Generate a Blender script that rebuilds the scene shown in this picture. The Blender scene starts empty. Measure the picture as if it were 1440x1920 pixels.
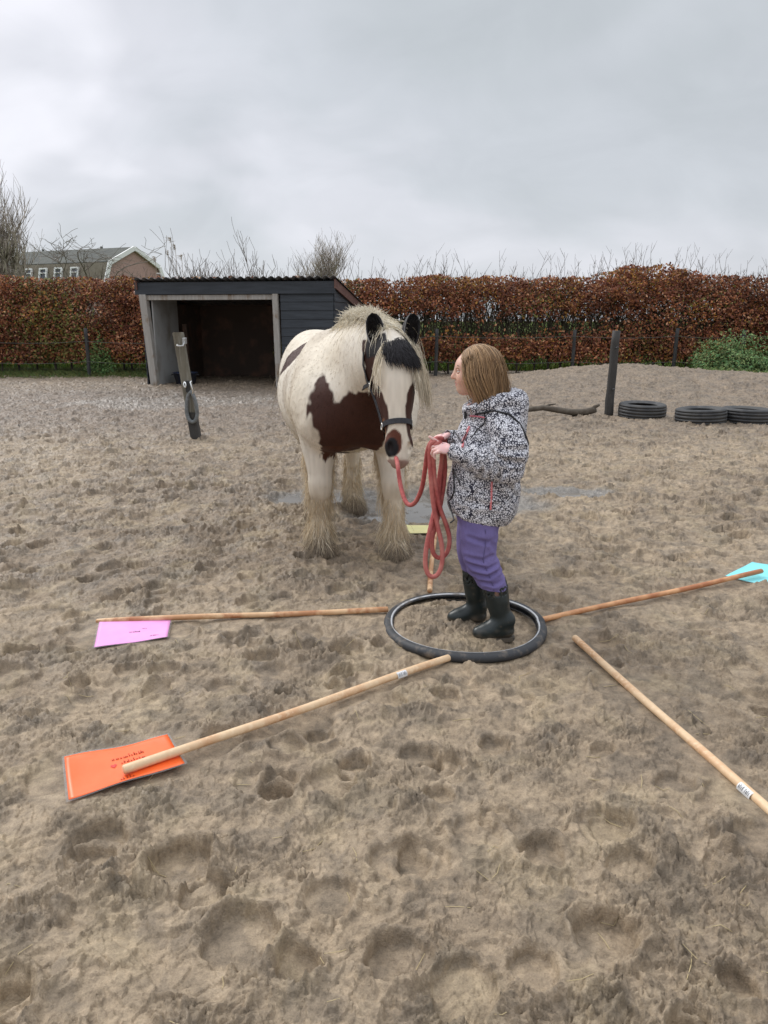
import bpy, math, random
import numpy as np
from mathutils import Vector, Matrix

sc = bpy.context.scene
col = sc.collection
R = math.radians
rng = np.random.default_rng(11)
random.seed(11)

# ------------------------------------------------------------------ camera
CAM_H = 1.33
cam_d = bpy.data.cameras.new('camera')
cam = bpy.data.objects.new('camera', cam_d); col.objects.link(cam)
cam.location = (0, 0, CAM_H)
cam.rotation_euler = (R(90 - 14.56), 0, 0)
cam_d.sensor_fit = 'VERTICAL'; cam_d.sensor_height = 36.0
cam_d.lens = 36.0 * 1386.0 / 1920.0
cam_d.clip_start = 0.05; cam_d.clip_end = 3000
sc.camera = cam

# ------------------------------------------------------------------ light
sc.view_settings.view_transform = 'Standard'
sc.view_settings.look = 'None'
sc.view_settings.exposure = 0.28
sc.view_settings.gamma = 1.0
SUN_EL, SUN_AZ = R(42), R(-50)          # azimuth measured from +Y
w = bpy.data.worlds.new('World'); sc.world = w; w.use_nodes = True
nt = w.node_tree; N = nt.nodes; L = nt.links; N.clear()
wout = N.new('ShaderNodeOutputWorld')
sky = N.new('ShaderNodeTexSky'); sky.sky_type = 'NISHITA'; sky.sun_disc = False
sky.sun_elevation = SUN_EL; sky.sun_rotation = SUN_AZ
bg1 = N.new('ShaderNodeBackground'); bg1.inputs['Strength'].default_value = 0.08
L.new(sky.outputs[0], bg1.inputs[0])
tc = N.new('ShaderNodeTexCoord')
sx = N.new('ShaderNodeSeparateXYZ'); L.new(tc.outputs['Generated'], sx.inputs[0])
zz = N.new('ShaderNodeMath'); zz.operation = 'MAXIMUM'; zz.inputs[1].default_value = 0.0
L.new(sx.outputs[2], zz.inputs[0])
za = N.new('ShaderNodeMath'); za.operation = 'ADD'; za.inputs[1].default_value = 0.75
L.new(zz.outputs[0], za.inputs[0])
dx = N.new('ShaderNodeMath'); dx.operation = 'DIVIDE'; L.new(sx.outputs[0], dx.inputs[0]); L.new(za.outputs[0], dx.inputs[1])
dy = N.new('ShaderNodeMath'); dy.operation = 'DIVIDE'; L.new(sx.outputs[1], dy.inputs[0]); L.new(za.outputs[0], dy.inputs[1])
cb = N.new('ShaderNodeCombineXYZ'); L.new(dx.outputs[0], cb.inputs[0]); L.new(dy.outputs[0], cb.inputs[1])
mp = N.new('ShaderNodeMapping'); mp.inputs['Location'].default_value = (3.3, 1.7, 0)
mp.inputs['Rotation'].default_value = (0, 0, R(35)); mp.inputs['Scale'].default_value = (1.6, 2.6, 1)
L.new(cb.outputs[0], mp.inputs[0])
def wnoise(scale, detail, rough, dist):
    n = N.new('ShaderNodeTexNoise'); n.inputs['Scale'].default_value = scale
    n.inputs['Detail'].default_value = detail; n.inputs['Roughness'].default_value = rough
    n.inputs['Distortion'].default_value = dist
    L.new(mp.outputs[0], n.inputs['Vector']); return n
na = wnoise(1.0, 4, 0.5, 0.35)
ra = N.new('ShaderNodeValToRGB'); L.new(na.outputs[0], ra.inputs[0])
ra.color_ramp.interpolation = 'EASE'
e = ra.color_ramp.elements
e[0].position = 0.32; e[0].color = (0.475, 0.505, 0.530, 1)
e[1].position = 0.68; e[1].color = (0.79, 0.79, 0.84, 1)
m1 = e.new(0.46); m1.color = (0.535, 0.560, 0.595, 1)
m2 = e.new(0.60); m2.color = (0.635, 0.645, 0.690, 1)
nb = wnoise(3.6, 5, 0.55, 0.5)
rb = N.new('ShaderNodeValToRGB'); L.new(nb.outputs[0], rb.inputs[0])
rb.color_ramp.elements[0].position = 0.3; rb.color_ramp.elements[0].color = (0.93, 0.935, 0.94, 1)
rb.color_ramp.elements[1].position = 0.72; rb.color_ramp.elements[1].color = (1.06, 1.06, 1.065, 1)
mx = N.new('ShaderNodeMix'); mx.data_type = 'RGBA'; mx.blend_type = 'MULTIPLY'; mx.inputs[0].default_value = 1
L.new(ra.outputs[0], mx.inputs[6]); L.new(rb.outputs[0], mx.inputs[7])
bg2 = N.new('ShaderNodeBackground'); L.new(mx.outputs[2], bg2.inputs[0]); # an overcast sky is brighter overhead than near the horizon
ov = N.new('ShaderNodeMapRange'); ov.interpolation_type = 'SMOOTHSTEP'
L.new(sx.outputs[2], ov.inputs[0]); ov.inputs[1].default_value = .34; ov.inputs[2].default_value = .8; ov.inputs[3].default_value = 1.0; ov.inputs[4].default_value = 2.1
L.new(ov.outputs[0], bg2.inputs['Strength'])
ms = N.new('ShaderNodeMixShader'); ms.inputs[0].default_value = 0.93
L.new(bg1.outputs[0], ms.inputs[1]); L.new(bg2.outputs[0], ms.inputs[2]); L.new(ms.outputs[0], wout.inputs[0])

sl = bpy.data.lights.new('sun', 'SUN'); sl.energy = 1.5; sl.angle = R(24); sl.color = (1.0, 0.97, 0.93)
so = bpy.data.objects.new('sun', sl); col.objects.link(so)
sd = Vector((math.sin(SUN_AZ) * math.cos(SUN_EL), math.cos(SUN_AZ) * math.cos(SUN_EL), math.sin(SUN_EL)))
so.rotation_euler = sd.to_track_quat('Z', 'Y').to_euler(); so.location = (0, 0, 10)

# ------------------------------------------------------------------ object helpers
def tag(o, label=None, cat=None, group=None, kind=None):
    if label: o['label'] = label
    if cat: o['category'] = cat
    if group: o['group'] = group
    if kind: o['kind'] = kind
    return o
def thing(name, label, cat, loc=(0, 0, 0), rz=0, group=None):
    o = bpy.data.objects.new(name, None); col.objects.link(o)
    o.empty_display_size = 0.1
    o.location = loc; o.rotation_euler = (0, 0, rz)
    return tag(o, label, cat, group)
def link(name, me, material=None, parent=None):
    o = bpy.data.objects.new(name, me); col.objects.link(o)
    if material is not None: me.materials.append(material)
    if parent is not None: o.parent = parent
    return o
def np_mesh(name, V, F, smooth=True, color=None, quads=None):
    """V (n,3) array, F (m,k) int array (k const) -> mesh, fast."""
    me = bpy.data.meshes.new(name)
    V = np.asarray(V, dtype=np.float32); F = np.asarray(F, dtype=np.int32)
    me.vertices.add(len(V)); me.vertices.foreach_set('co', V.ravel())
    k = F.shape[1]
    me.loops.add(F.size); me.loops.foreach_set('vertex_index', F.ravel())
    me.polygons.add(len(F))
    me.polygons.foreach_set('loop_start', np.arange(0, F.size, k, dtype=np.int32))
    me.polygons.foreach_set('loop_total', np.full(len(F), k, dtype=np.int32))
    me.update(calc_edges=True)
    if smooth: me.polygons.foreach_set('use_smooth', np.ones(len(F), dtype=bool))
    if color is not None: set_col(me, color)
    return me
def set_col(me, C, name='Col'):
    a = me.color_attributes.new(name, 'FLOAT_COLOR', 'POINT')
    C = np.asarray(C, dtype=np.float32)
    if C.shape[1] == 3: C = np.concatenate([C, np.ones((len(C), 1), np.float32)], 1)
    a.data.foreach_set('color', C.ravel())

class MB:
    """collects primitives of mixed polygons for one mesh"""
    def __init__(s): s.v = []; s.f = []; s.sm = []
    def add(s, vs, fs, smooth=False):
        n = len(s.v); s.v += [tuple(v) for v in vs]
        s.f += [tuple(i + n for i in f) for f in fs]; s.sm += [smooth] * len(fs)
    def box(s, c, size, M=None, bev=0.0, taper=1.0):
        hx, hy, hz = size[0] / 2, size[1] / 2, size[2] / 2
        b = min(bev, hx * .9, hy * .9, hz * .9)
        if b <= 0:
            vs = [Vector((x * hx * (taper if z > 0 else 1), y * hy * (taper if z > 0 else 1), z * hz)) for x in (-1, 1) for y in (-1, 1) for z in (-1, 1)]
            fs = [(0, 1, 3, 2), (4, 6, 7, 5), (0, 4, 5, 1), (2, 3, 7, 6), (0, 2, 6, 4), (1, 5, 7, 3)]
        else:
            import bmesh
            bm = bmesh.new(); bmesh.ops.create_cube(bm, size=1)
            for v in bm.verts: v.co = Vector((v.co.x * hx * 2, v.co.y * hy * 2, v.co.z * hz * 2))
            bmesh.ops.bevel(bm, geom=bm.edges[:] , offset=b, segments=2, affect='EDGES', profile=.5)
            bm.verts.index_update()
            vs = [v.co.copy() for v in bm.verts]; fs = [tuple(v.index for v in f.verts) for f in bm.faces]; bm.free()
        M = M or Matrix.Identity(3)
        s.add([M @ v + Vector(c) for v in vs], fs)
    def tube(s, pts, r, n=10, caps=True, closed=False, smooth=True):
        pts = [Vector(p) for p in pts]; m = len(pts)
        rr = r if isinstance(r, (list, tuple, np.ndarray)) else [r] * m
        tans = []
        for i in range(m):
            a = pts[(i - 1) % m] if (closed or i > 0) else pts[i]
            b = pts[(i + 1) % m] if (closed or i < m - 1) else pts[i]
            t = (b - a); tans.append(t.normalized() if t.length > 1e-9 else Vector((0, 0, 1)))
        u = tans[0].orthogonal().normalized(); vs = []
        for i in range(m):
            t = tans[i]; u = (u - t * u.dot(t)); u = u.normalized() if u.length > 1e-6 else t.orthogonal().normalized()
            v = t.cross(u)
            for k in range(n):
                a = 2 * math.pi * k / n
                vs.append(pts[i] + (u * math.cos(a) + v * math.sin(a)) * rr[i])
        fs = []
        for i in range(m if closed else m - 1):
            j = (i + 1) % m
            for k in range(n):
                k2 = (k + 1) % n
                fs.append((i * n + k, i * n + k2, j * n + k2, j * n + k))
        if caps and not closed:
            fs.append(tuple(range(n - 1, -1, -1))); fs.append(tuple((m - 1) * n + k for k in range(n)))
        s.add(vs, fs, smooth)
    def lathe(s, prof, n=48, c=(0, 0, 0), closed=True, smooth=True):
        """prof: (r,z) list revolved about z"""
        vs = []; m = len(prof)
        for i in range(n):
            a = 2 * math.pi * i / n
            for r, z in prof: vs.append((c[0] + r * math.cos(a), c[1] + r * math.sin(a), c[2] + z))
        fs = []
        for i in range(n):
            j = (i + 1) % n
            for k in range(m if closed else m - 1):
                k2 = (k + 1) % m
                fs.append((i * m + k, j * m + k, j * m + k2, i * m + k2))
        s.add(vs, fs, smooth)
    def build(s, name, material, parent=None):
        me = bpy.data.meshes.new(name); me.from_pydata(s.v, [], s.f); me.update()
        me.polygons.foreach_set('use_smooth', s.sm)
        return link(name, me, material, parent)

def strands(P, Rr, sides=3):
    """P (n,k,3) paths, Rr (n,k) radii -> V,F of thin tubes"""
    n, k, _ = P.shape
    T = np.gradient(P, axis=1); T /= np.linalg.norm(T, axis=2, keepdims=True) + 1e-9
    ref = np.where(np.abs(T[..., 2:3]) > .8, np.array([1., .3, 0]), np.array([0, 0, 1.]))
    U = np.cross(T, ref); U /= np.linalg.norm(U, axis=2, keepdims=True) + 1e-9
    W = np.cross(T, U)
    ang = 2 * np.pi * np.arange(sides) / sides
    V = P[:, :, None, :] + Rr[:, :, None, None] * (U[:, :, None, :] * np.cos(ang)[None, None, :, None] + W[:, :, None, :] * np.sin(ang)[None, None, :, None])
    V = V.reshape(-1, 3)
    base = (np.arange(n)[:, None, None] * k + np.arange(k - 1)[None, :, None]) * sides
    s0 = np.arange(sides)[None, None, :]; s1 = (s0 + 1) % sides
    F = np.stack([base + s0, base + s1, base + sides + s1, base + sides + s0], -1).reshape(-1, 4)
    return V, F

# ------------------------------------------------------------------ noise
def _h(ix, iy, iz, seed):
    with np.errstate(over='ignore'):
        h = (ix.astype(np.uint32) * np.uint32(374761393) + iy.astype(np.uint32) * np.uint32(668265263)
             + iz.astype(np.uint32) * np.uint32(2147483647) + np.uint32(seed * 144269 + 12345))
        h = (h ^ (h >> np.uint32(13))) * np.uint32(1274126177)
        h = (h ^ (h >> np.uint32(16))) * np.uint32(2246822519)
        h = h ^ (h >> np.uint32(13))
    return h.astype(np.float64) / 4294967295.0
def perlin(x, y, seed=0):
    xi = np.floor(x).astype(np.int64); yi = np.floor(y).astype(np.int64)
    fx = x - xi; fy = y - yi; z0 = np.zeros_like(xi)
    u = fx * fx * fx * (fx * (fx * 6 - 15) + 10); v = fy * fy * fy * (fy * (fy * 6 - 15) + 10)
    def g(a, b):
        t = _h(xi + a, yi + b, z0, seed) * 2 * np.pi
        return np.cos(t) * (fx - a) + np.sin(t) * (fy - b)
    return ((g(0, 0) * (1 - u) + g(1, 0) * u) * (1 - v) + (g(0, 1) * (1 - u) + g(1, 1) * u) * v) * 1.5
def fbm(x, y, seed=0, o=4, gain=.5):
    r = 0; a = 1
    for i in range(o):
        r = r + a * perlin(x, y, seed + i); x = x * 2.03 + 5.1; y = y * 2.03 - 3.7; a *= gain
    return r
def worley(x, y, seed=0):
    xi = np.floor(x).astype(np.int64); yi = np.floor(y).astype(np.int64); z0 = np.zeros_like(xi)
    f1 = np.full(x.shape, 9.); f2 = np.full(x.shape, 9.)
    for a in (-1, 0, 1):
        for b in (-1, 0, 1):
            px = xi + a + _h(xi + a, yi + b, z0, seed); py = yi + b + _h(xi + a, yi + b, z0 + 1, seed)
            d = np.hypot(px - x, py - y)
            f2 = np.minimum(f2, np.maximum(f1, d)); f1 = np.minimum(f1, d)
    return f1, f2
def vnoise3(p, seed=0):
    i = np.floor(p).astype(np.int64); f = p - i; f = f * f * (3 - 2 * f); r = 0
    for a in (0, 1):
        for b in (0, 1):
            for c in (0, 1):
                wgt = (f[:, 0] if a else 1 - f[:, 0]) * (f[:, 1] if b else 1 - f[:, 1]) * (f[:, 2] if c else 1 - f[:, 2])
                r = r + wgt * _h(i[:, 0] + a, i[:, 1] + b, i[:, 2] + c, seed)
    return r
def sstep(a, b, x):
    t = np.clip((x - a) / (b - a), 0, 1); return t * t * (3 - 2 * t)

# ------------------------------------------------------------------ materials
def pm(name, base=(.5, .5, .5), rough=.6, var=None, bump=None, attr=None, metal=0, spec=.5, trans=0, alpha=1, ior=None, sheen=0, var2=None, coords='Object'):
    """var / var2 = (scale, colour, lo, hi, detail[, stretch xyz]); bump = list of (scale, strength, distance[, stretch])"""
    m = bpy.data.materials.new(name); m.use_nodes = True
    nt = m.node_tree; N = nt.nodes; L = nt.links
    b = N['Principled BSDF']
    b.inputs['Roughness'].default_value = rough; b.inputs['Metallic'].default_value = metal
    b.inputs['Specular IOR Level'].default_value = spec
    b.inputs['Transmission Weight'].default_value = trans; b.inputs['Alpha'].default_value = alpha
    if ior: b.inputs['IOR'].default_value = ior
    if sheen: b.inputs['Sheen Weight'].default_value = sheen
    b.inputs['Base Color'].default_value = (*base, 1)
    tc = N.new('ShaderNodeTexCoord')
    def nz(scale, det, st=None):
        n = N.new('ShaderNodeTexNoise'); n.inputs['Scale'].default_value = scale; n.inputs['Detail'].default_value = det
        n.inputs['Roughness'].default_value = .6
        if st:
            mp = N.new('ShaderNodeMapping'); mp.inputs['Scale'].default_value = st
            L.new(tc.outputs[coords], mp.inputs[0]); L.new(mp.outputs[0], n.inputs['Vector'])
        else: L.new(tc.outputs[coords], n.inputs['Vector'])
        return n
    src = None
    if attr:
        a = N.new('ShaderNodeAttribute'); a.attribute_name = attr; src = a.outputs['Color']
    for vv in (var, var2):
        if not vv: continue
        n = nz(vv[0], vv[4] if len(vv) > 4 else 3, vv[5] if len(vv) > 5 else None)
        mr = N.new('ShaderNodeMapRange'); mr.inputs[1].default_value = vv[2]; mr.inputs[2].default_value = vv[3]
        L.new(n.outputs[0], mr.inputs[0])
        mx = N.new('ShaderNodeMix'); mx.data_type = 'RGBA'; L.new(mr.outputs[0], mx.inputs[0])
        if src is None: mx.inputs[6].default_value = (*base, 1)
        else: L.new(src, mx.inputs[6])
        mx.inputs[7].default_value = (*vv[1], 1); src = mx.outputs[2]
    if src is not None: L.new(src, b.inputs['Base Color'])
    prev = None
    for bb in (bump or []):
        n = nz(bb[0], 4, bb[3] if len(bb) > 3 else None)
        bn = N.new('ShaderNodeBump'); bn.inputs['Strength'].default_value = bb[1]; bn.inputs['Distance'].default_value = bb[2]
        L.new(n.outputs[0], bn.inputs['Height'])
        if prev: L.new(prev, bn.inputs['Normal'])
        prev = bn.outputs[0]
    if prev: L.new(prev, b.inputs['Normal'])
    return m
# ------------------------------------------------------------------ ground (one sheet of churned mud)
PI = math.pi
HOOFS = []      # x, y, radius, depth, angle, rim
for (gx, gy, r, d, a, rim) in [   # big prints seen in the foreground
        (-.52, 1.60, .085, .055, 2.2, .022), (.60, 1.73, .075, .030, .6, .010), (.50, 1.36, .075, .045, .9, .020), (.04, 1.60, .070, .022, .3, .012),
        (.03, 1.30, .070, .040, 3.6, .015), (-.32, 1.36, .085, .034, .9, .016), (.18, 2.02, .060, .030, .5, .013), (-.31, 1.93, .055, .035, .8, .014),
        (-.78, 1.19, .070, .038, 2.0, .018), (.41, 1.63, .060, .042, 1.9, .018), (.62, 1.58, .060, .030, .6, .010), (.36, 2.13, .05, .022, .7, .010),
        (-.13, 1.47, .060, .015, .7, .010), (.86, 1.9, .060, .02, .7, .008), (-.6, 2.5, .06, .02, .6, .008), (-.37, 2.25, .055, .028, .4, .012),
        (-.10, 2.62, .06, .02, .6, .01), (.17, 2.58, .06, .02, .4, .01), (-.22, 2.2, .05, .03, 1.2, .012), (.95, 2.9, .07, .02, 1, .01), (-.75, 1.62, .06, .03, 1, .012)]:
    HOOFS.append((gx, gy, r, d * .55, a, rim * .8))
_r = np.random.default_rng(5)
for i in range(1150):
    y = 1.0 + 14.5 * _r.random() ** 1.25
    x = (_r.random() * 2 - 1) * (.75 * y + .5)
    if y < 2.4 and _r.random() < .72: continue
    HOOFS.append((x, y, _r.uniform(.042, .078), (.005 + .024 * _r.random() ** 1.8), _r.normal(.9, 1.0), _r.uniform(.004, .014)))
HOOFS = np.array(HOOFS)

FLAT = [  # x0,y0,x1,y1,width : places where a pole or card pressed the mud flat
    (-.778, 1.937, .264, 2.729, .035), (.82, 2.934, 1.10, 1.55, .035), (-1.306, 3.119, .02, 3.2, .035), (.724, 3.168, 2.018, 3.737, .035), (.229, 3.475, .337, 4.574, .03),
    (-.93, 1.93, -.68, 2.07, .11), (-1.2, 2.97, -.98, 2.99, .12), (1.95, 3.78, 2.1, 3.8, .12), (.1, 4.64, .28, 4.64, .12)]
PUD = [(.50, 5.35, .85, .50), (-.45, 5.6, .55, .36), (1.45, 5.75, .45, .22), (.10, 5.0, .45, .20)]
def puddle_mask(x, y):
    m = 0
    for cx, cy, a, b in PUD:
        m = np.maximum(m, 1 - np.hypot((x - cx) / a, (y - cy) / b))
    return m
def macro(x, y):
    h = .016 * fbm(x * .8, y * .8, 3, 2) + .010 * fbm(x * 2.6, y * 2.6, 7, 2)
    # long low heap of sand in front of the hedge at the right
    h = h + .42 * np.exp(-((x - 5.0) / 2.6) ** 2 - ((y - 15.6) / 1.7) ** 2) + .20 * np.exp(-((x - 8.2) / 1.6) ** 2 - ((y - 14.6) / 1.2) ** 2)
    h = h - .045 * sstep(0, .55, puddle_mask(x, y) + .35 * fbm(x * 2.3, y * 2.3, 91, 3))
    return h
def pebble(x, y, seed):
    xi = np.floor(x).astype(np.int64); yi = np.floor(y).astype(np.int64); z0 = np.zeros_like(xi); f1 = np.full(x.shape, 9.); ra = np.zeros(x.shape); rb = np.zeros(x.shape)
    for a in (-1, 0, 1):
        for b in (-1, 0, 1):
            px = xi + a + .2 + .6 * _h(xi + a, yi + b, z0, seed); py = yi + b + .2 + .6 * _h(xi + a, yi + b, z0 + 1, seed)
            sx_ = .75 + .5 * _h(xi + a, yi + b, z0 + 4, seed); d = np.hypot((px - x) * sx_, (py - y) / sx_); m = d < f1
            ra = np.where(m, _h(xi + a, yi + b, z0 + 2, seed), ra); rb = np.where(m, _h(xi + a, yi + b, z0 + 3, seed), rb); f1 = np.minimum(f1, d)
    return f1, (ra, rb)
def rough_h(x, y, fine=True):
    """relief of the mud without prints; returns height and crumb mask"""
    wx = x + .03 * perlin(x * 7, y * 7, 21) + .010 * perlin(x * 26, y * 26, 25); wy = y + .03 * perlin(x * 7 + 9, y * 7, 22) + .010 * perlin(x * 26 + 5, y * 26, 26)
    mk = sstep(-.05, .42, fbm(x * 2.3 + 3, y * 2.3, 31, 3)) * (1 - .5 * sstep(3, 6, y))
    far = sstep(9, 16, y); midf = sstep(3.0, 6.0, y)
    h = .0100 * fbm(wx * 4.5, wy * 4.5, 41, 2)
    # plates of trodden mud with torn, sharp little edges
    for sd_, an_, fx, fy, am in ((45, .35, 4.0, 7, .0105), (46, -.25, 7, 13, .0105), (48, .8, 12, 22, .0085), (49, .1, 21, 36, .0050)):
        ca_, sa_ = math.cos(an_), math.sin(an_); u_ = wx * ca_ + wy * sa_; v_ = -wx * sa_ + wy * ca_
        q_ = perlin(u_ * fx, v_ * fy, sd_) + .30 * perlin(u_ * fx * 3, v_ * fy * 2.5, sd_ + 7)
        h = h + am * (sstep(-.015, .03, q_) - .35 * sstep(0, .6, q_)) * (.6 + .4 * mk)
    if fine:
        wj = wx + .008 * perlin(x * 34, y * 34, 23); wk = wy + .008 * perlin(x * 34 + 7, y * 34, 24)
        for sc_, am, keep, rad, sd_, yf in ((8, .024, .35 * midf, .46, 50, 19), (13, .017, .5 * midf, .48, 58, 19), (17, .0150, .22, .48, 51, 7), (34, .0092, .45, .50, 52, 3.6), (62, .0056, .62, .52, 53, 2.6), (105, .0032, .75, .55, 57, 2.0)):
            f1, rn = pebble(wj * sc_, wk * sc_, sd_)
            r_ = rad * (.55 + .45 * rn[1]); dome = np.sqrt(np.clip(1 - (f1 / r_) ** 2, 0, 1)) * (rn[0] < keep * (.12 + .88 * mk))
            h = h + am * (.45 + .55 * rn[1]) * dome * (1 - sstep(yf, yf * 1.35, y)) * (1.45 - .45 * sstep(2.0, 3.2, y))
        h = h + (.0010 + .0020 * mk) * perlin(x * 80, y * 80, 54) + (.0014 + .0012 * mk) * perlin(x * 38, y * 38, 55)
    return h * (1 + .55 * midf) * (1 - .10 * far), mk
def _hcell(x, y):
    n = perlin(x * .55, y * .55, 77); return sstep(-.25, .35, n)
def height(x, y, fine=True):
    base = macro(x, y); rg, mk = rough_h(x, y, fine)
    pw = sstep(-.1, .45, puddle_mask(x, y))
    rg = rg * (1 - .55 * pw)
    add = np.zeros_like(x); smooth = np.ones_like(x)
    order = np.argsort(y, kind='stable'); ys = y[order]
    for hx, hy, r, d, a, rim in HOOFS:
        i0 = np.searchsorted(ys, hy - r * 2.2); i1 = np.searchsorted(ys, hy + r * 2.2)
        if i1 <= i0: continue
        idx = order[i0:i1]; idx = idx[np.abs(x[idx] - hx) < r * 2.2]
        if not len(idx): continue
        ex = x[idx] - hx; ey = y[idx] - hy
        ca, sa = math.cos(a), math.sin(a)
        u = (ex * ca + ey * sa) / (r * 1.12); v = (-ex * sa + ey * ca) / r
        wob = .13 * perlin(x[idx] * 22, y[idx] * 22, 61) + .05 * perlin(x[idx] * 60, y[idx] * 60, 62)
        q = np.hypot(u, v) + wob
        inside = 1 - sstep(.84, .98, q)
        tilt = 1 + .45 * u
        add[idx] -= inside * d * tilt
        rg_rim = np.exp(-((q - 1.16) / .16) ** 2) * rim * (1 + .7 * np.sin(2.0 * np.arctan2(v, u) + a * 5))
        add[idx] += rg_rim
        smooth[idx] *= 1 - .72 * inside
    flat = np.zeros_like(x)
    for x0, y0, x1, y1, wd in FLAT:
        vx, vy = x1 - x0, y1 - y0; l2 = vx * vx + vy * vy
        t = np.clip(((x - x0) * vx + (y - y0) * vy) / l2, 0, 1)
        d = np.hypot(x - x0 - t * vx, y - y0 - t * vy)
        flat = np.maximum(flat, 1 - sstep(wd, wd + .05, d))
    # mud under the bicycle tyre
    d = np.abs(np.hypot(x - TY[0], y - TY[1]) - .345); flat = np.maximum(flat, .8 * (1 - sstep(.03, .07, d)))
    rel = rg * smooth + add
    rel = rel * (1 - flat) + flat * np.minimum(rel * .25, .002)
    return base + rel, mk * smooth, add
TY = (.360, 3.070)
def gz(x, y):
    a = np.array([float(x)]); b = np.array([float(y)])
    return float(height(a, b)[0][0])
def gmean(x, y, s=.03):
    X, Y_ = np.meshgrid(np.linspace(x - s, x + s, 5), np.linspace(y - s, y + s, 5))
    return float(height(X.ravel(), Y_.ravel())[0].mean())

nr, nc = 1080, 1240
ty = np.linspace(0, 1, nr)
rows = .95 * (22.0 / .95) ** ty
rows = np.concatenate([[-60, -20, -6, -2, -.8, 0, .35, .6, .78, .88], rows, [24, 27, 32, 40, 55, 90, 180, 500, 1500]])
us = np.linspace(-1, 1, nc); out = np.array([1.06, 1.15, 1.35, 1.8, 2.6, 4, 8, 30, 100])
us = np.concatenate([-out[::-1], us, out])
UU, RR = np.meshgrid(us, rows)
X = UU * (.66 * np.abs(RR) + .55); Yg = RR.copy()
inner = (np.abs(UU) < 2.7) & (RR > .3) & (RR < 26)
H = np.zeros(X.shape); MK = np.zeros(X.shape); AD = np.zeros(X.shape)
a, b, c = height(X[inner], Yg[inner])
edge = (1 - sstep(1.1, 1.7, np.abs(UU[inner]))) * sstep(.3, .8, Yg[inner]) * (1 - sstep(20, 26, Yg[inner]))
H[inner] = a * edge; MK[inner] = b; AD[inner] = c
# colours: damp dark print bottoms are the same mud; wet ground is stained, other tones are set by place
wet = np.clip(sstep(-.25, .35, puddle_mask(X, Yg)), 0, 1)
dist = np.hypot((X + 3.2) / 2.6, (Yg - 12.4) / 1.3)
wet2 = (1 - sstep(.55, 1.1, dist + .4 * fbm(X * 1.1, Yg * 1.1, 71, 3)))
broad = fbm(X * .33, Yg * .33, 73, 3); mid = fbm(X * 1.7, Yg * 1.7, 74, 3); yel = fbm(X * 4.1, Yg * 4.1, 76, 3)
c0 = np.array([.425, .312, .192]); c1 = np.array([.255, .178, .104]); c2 = np.array([.45, .34, .195]); cw = np.array([.20, .180, .155])
t = sstep(-.5, .6, broad + .5 * mid + .6 * sstep(5, 10, Yg))[..., None]
C = c0 * (1 - t) + c1 * t
C = C * (1 - .5 * sstep(.05, .6, yel)[..., None]) + c2 * .5 * sstep(.05, .6, yel)[..., None]
farb = (.75 * sstep(6, 12.5, Yg))[..., None]; C = C * (1 - farb) + np.array([.215, .152, .096]) * farb * (.85 + .4 * sstep(-.5, .5, mid))[..., None]
redbr = sstep(7.5, 10.5, Yg) * (1 - sstep(13, 16, Yg)) * (1 - sstep(-2.5, 1.0, X))
C = C * (1 - .55 * redbr[..., None]) + np.array([.17, .115, .080]) * .55 * redbr[..., None]
shd = np.exp(-((X + 3.4) / 2.4) ** 2 - ((Yg - 13.8) / 1.0) ** 2)  # soft darker patch on the ground before the shelter
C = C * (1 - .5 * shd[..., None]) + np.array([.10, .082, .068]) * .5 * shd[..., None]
C = C * (1 - .16 * MK[..., None])          # freshly churned crumbs are damper than the trodden crust
damp = sstep(.05, .45, fbm(X * 6.3, Yg * 6.3, 78, 4))[..., None]; C = C * (1 - .32 * damp)
ww = np.maximum(wet, wet2 * .6)[..., None]
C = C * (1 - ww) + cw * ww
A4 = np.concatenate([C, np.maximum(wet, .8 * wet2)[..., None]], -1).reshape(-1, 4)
V = np.stack([X, Yg, H], -1).reshape(-1, 3)
nrr, ncc = X.shape
ii = (np.arange(nrr - 1)[:, None] * ncc + np.arange(ncc - 1)[None, :]).ravel()
F = np.stack([ii, ii + 1, ii + ncc + 1, ii + ncc], -1)
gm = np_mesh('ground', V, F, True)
set_col(gm, A4)
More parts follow.
